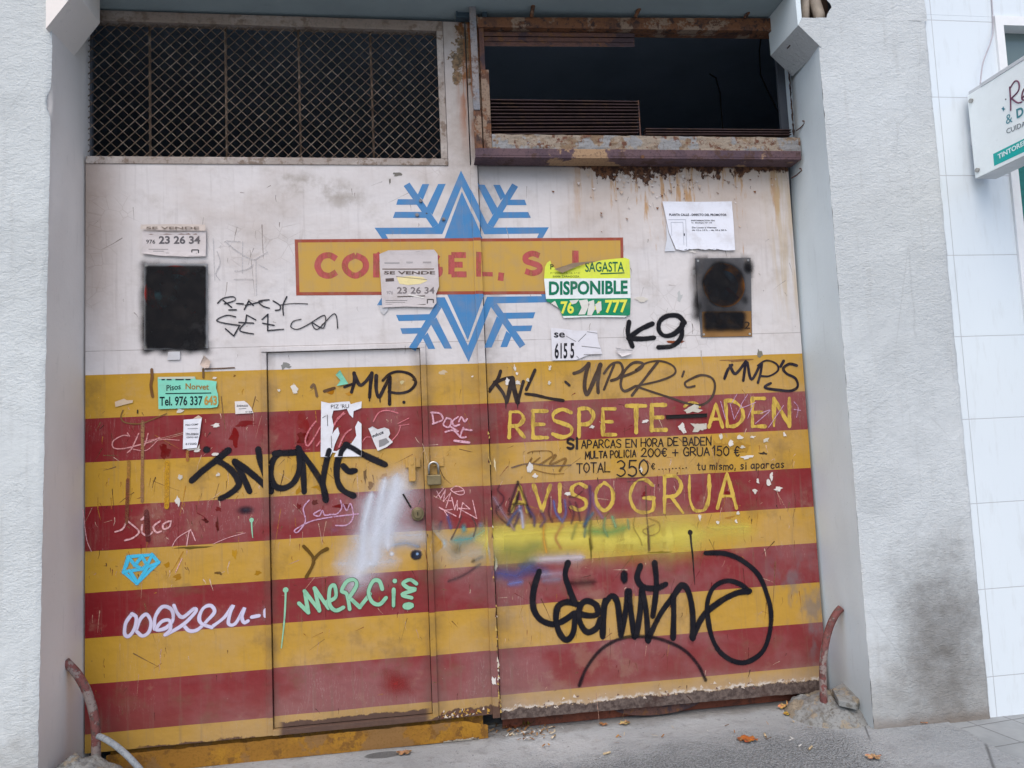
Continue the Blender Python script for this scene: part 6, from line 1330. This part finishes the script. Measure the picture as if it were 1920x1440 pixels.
leaf(758, 1411, 0.036, (172, 130, 96), 1.6, 'flat tan leaf under the yellow sill', 0.3)
leaf(1732, 1355, 0.020, (190, 130, 80), 0.3, 'little rust coloured leaf at the right pillar foot', 0.4)
mb = MB()
for k in range(120):
    u, v = (random.gauss(985, 34), random.gauss(1374, 7)) if k < 80 else (random.uniform(940, 1520), random.uniform(1346, 1400))
    if k >= 80 and v < 1385 - (u - 930) * 0.07: continue
    c = on_z(u, v, 0.004); a = random.uniform(0, 3.14); L = random.uniform(0.004, 0.016); w_ = random.uniform(0.0015, 0.005)
    dx, dy = math.cos(a), math.sin(a); z = c.z + random.uniform(0.001, 0.006); q = lin(random.choice([(190, 176, 150), (150, 110, 70), (200, 200, 196), (96, 74, 56), (170, 130, 80)]))
    mb.poly([(c.x - dx * L - dy * w_, c.y - dy * L + dx * w_, z), (c.x - dx * L + dy * w_, c.y - dy * L - dx * w_, z - 0.001), (c.x + dx * L + dy * w_, c.y + dy * L - dx * w_, z + 0.004), (c.x + dx * L - dy * w_, c.y + dy * L + dx * w_, z + 0.005)], 0, 1, q)
o = mb.build('leaf_litter', M['leaf']); o['kind'] = 'stuff'; o['label'] = 'bits of leaf litter swept against the door gap'; o['category'] = 'litter'
for i, (u, v, r1) in enumerate(((1038, 1383, 0.9), (1138, 1414, 0.3), (1435, 1381, 1.3), (1520, 1404, 0.7))):
    c = on_z(u, v, 0.004); mb = MB(); d = Vector((math.cos(r1), math.sin(r1), 0)) * 0.018
    mb.tube([c - d + Vector((0, 0, .005)), c + d + Vector((0, 0, .005))], 0.0045, 8, 0, lin((206, 186, 150)))
    tag(mb.build('wood_chip', M['leaf'], smooth=True), ['pale stub nearest the seam litter', 'pale stub on the driveway in front of the right leaf centre', 'pale stub right beside the orange brown leaf', 'pale stub between the orange leaf and tan leaf'][i], 'stub', 'pale stubs on the driveway')
mb = MB(); a = on_y(835, 1404, -0.03)
for k in range(26):
    f = k / 25; c = on_y(832 + 62 * f, 1402 - 10 * f, -0.022); h_ = 0.004 + 0.010 * abs(noise.noise((k * .5, 3, 1)))
    mb.poly([(c.x, -0.022, 0.006), (c.x + 0.011, -0.022, 0.006), (c.x + 0.011, -0.028, 0.010 + h_), (c.x, -0.030, 0.010 + h_)], 0, 1, lin((214, 206, 190)))
tag(mb.build('paint_strip', M['leaf']), 'curled white strip of paint at the rusty end of yellow sill', 'paint strip')

# ---------------------------------------------------------------- projecting shop sign
SX = on_y(1815, 172, -0.365).x
t = thing('shop_sign', 'white illuminated-type box sign projecting from the tiled shop wall', 'sign', (SX + 0.05, -0.7, 2.55))
e0 = on_x(1815, 172, SX); e1 = on_x(1833, 335, SX); yw = e0.y
zt, zb_ = e0.z, e1.z
ye = yw - 0.95
mb = MB(); mb.box(SX, SX + 0.11, ye, yw, zb_, zt); mb.build('box', M['sign_edge'], t, bevel=0.004)
mb = MB(); mb.box(SX - 0.006, SX - 0.0003, ye, yw, zb_ + 0.004, zt - 0.022); mb.build('panel', M['sign_white'], t)
mb = MB(); mb.box(SX - 0.009, SX, ye, yw - 0.09, zt - 0.021, zt - 0.004); mb.build('top_trim', M['sign_edge'], t)
mb = MB(); mb.box(SX + 0.02, SX + 0.09, yw - 0.0, DEPTH + 0.02, (zt + zb_) / 2 - 0.04, (zt + zb_) / 2 + 0.04); mb.build('bracket', M['sign_edge'], t)
def on_sign(u, v): q = on_x(u, v, SX - 0.0075); return q
for (u, v) in ((1822, 189), (1834, 319)):
    c = on_x(u, v, SX - 0.006); mb = MB(); mb.tube([(SX - 0.016, c.y, c.z), (SX - 0.0062, c.y, c.z)], 0.011, 14); mb.build('bolt', M['steel'], t, smooth=False)
mb = MB(); ZS = zoomed(1760, 0, 4)
def ts(s, x0, y0, x1, y0b, x0l, y1, col, bold=0.0):
    text(mb, s, ZS(x0, y0), ZS(x1, y0b), ZS(x0l, y1), lin(col), 0, bold, on_sign)
ts('D', 580, 820, 632, 795, 586, 890, (70, 140, 150), 0.03); ts('&', 500, 866, 548, 846, 506, 934, (90, 150, 160), 0.0); ts('CUIDA', 505, 968, 650, 905, 510, 1006, (120, 130, 135), 0.01)
for st in ([(532, 650), (538, 740), (540, 830)], [(532, 668), (570, 610), (600, 620), (598, 680), (540, 742)], [(545, 738), (590, 770), (625, 765)], [(622, 740), (655, 700), (650, 660), (630, 690), (626, 745), (660, 750)]):
    pts = [on_sign(*ZS(p.x, p.y)) for p in catmull(st)]; mb.tube(pts, 0.0034, 6, 0, lin((116, 74, 96)))
star = [on_sign(*ZS(x, y)) for x, y in ((484, 795), (490, 812), (502, 818), (491, 822), (485, 838), (480, 822), (469, 816), (479, 810))]
mb.poly(star, 0, 1, lin((60, 130, 150))); mb.poly([on_sign(*ZS(x, y)) for x, y in ((497, 742), (506, 738), (508, 748), (499, 752))], 0, 1, lin((90, 90, 100)))
mb.poly([on_x(*ZS(x, y), SX - 0.0070) for x, y in ((408, 1155), (660, 1030), (660, 1130), (416, 1245))], 0, 1, lin((36, 176, 170)))
text(mb, 'TINTORERÍA', ZS(440, 1150), ZS(700, 1010), ZS(446, 1196), lin((225, 245, 245)), 0, 0.03, lambda u, v: on_x(u, v, SX - 0.0080))
mb.build('lettering', M['print'], t)
mb = MB(); a = on_x(1838, 158, SX + 0.03); w1 = on_y(1862, 45, TY - 0.006)
mb.tube(catmull([tuple(a), tuple(a.lerp(w1, .35) + Vector((-.01, 0, 0))), tuple(a.lerp(w1, .7) + Vector((0.004, -0.006, 0))), tuple(w1), (w1.x + .01, w1.y, w1.z + 0.3)]), 0.0035, 6)
tag(mb.build('cable', M['cable_grey'], smooth=True), 'thin grey cable running from the shop sign up the tiled wall', 'cable')
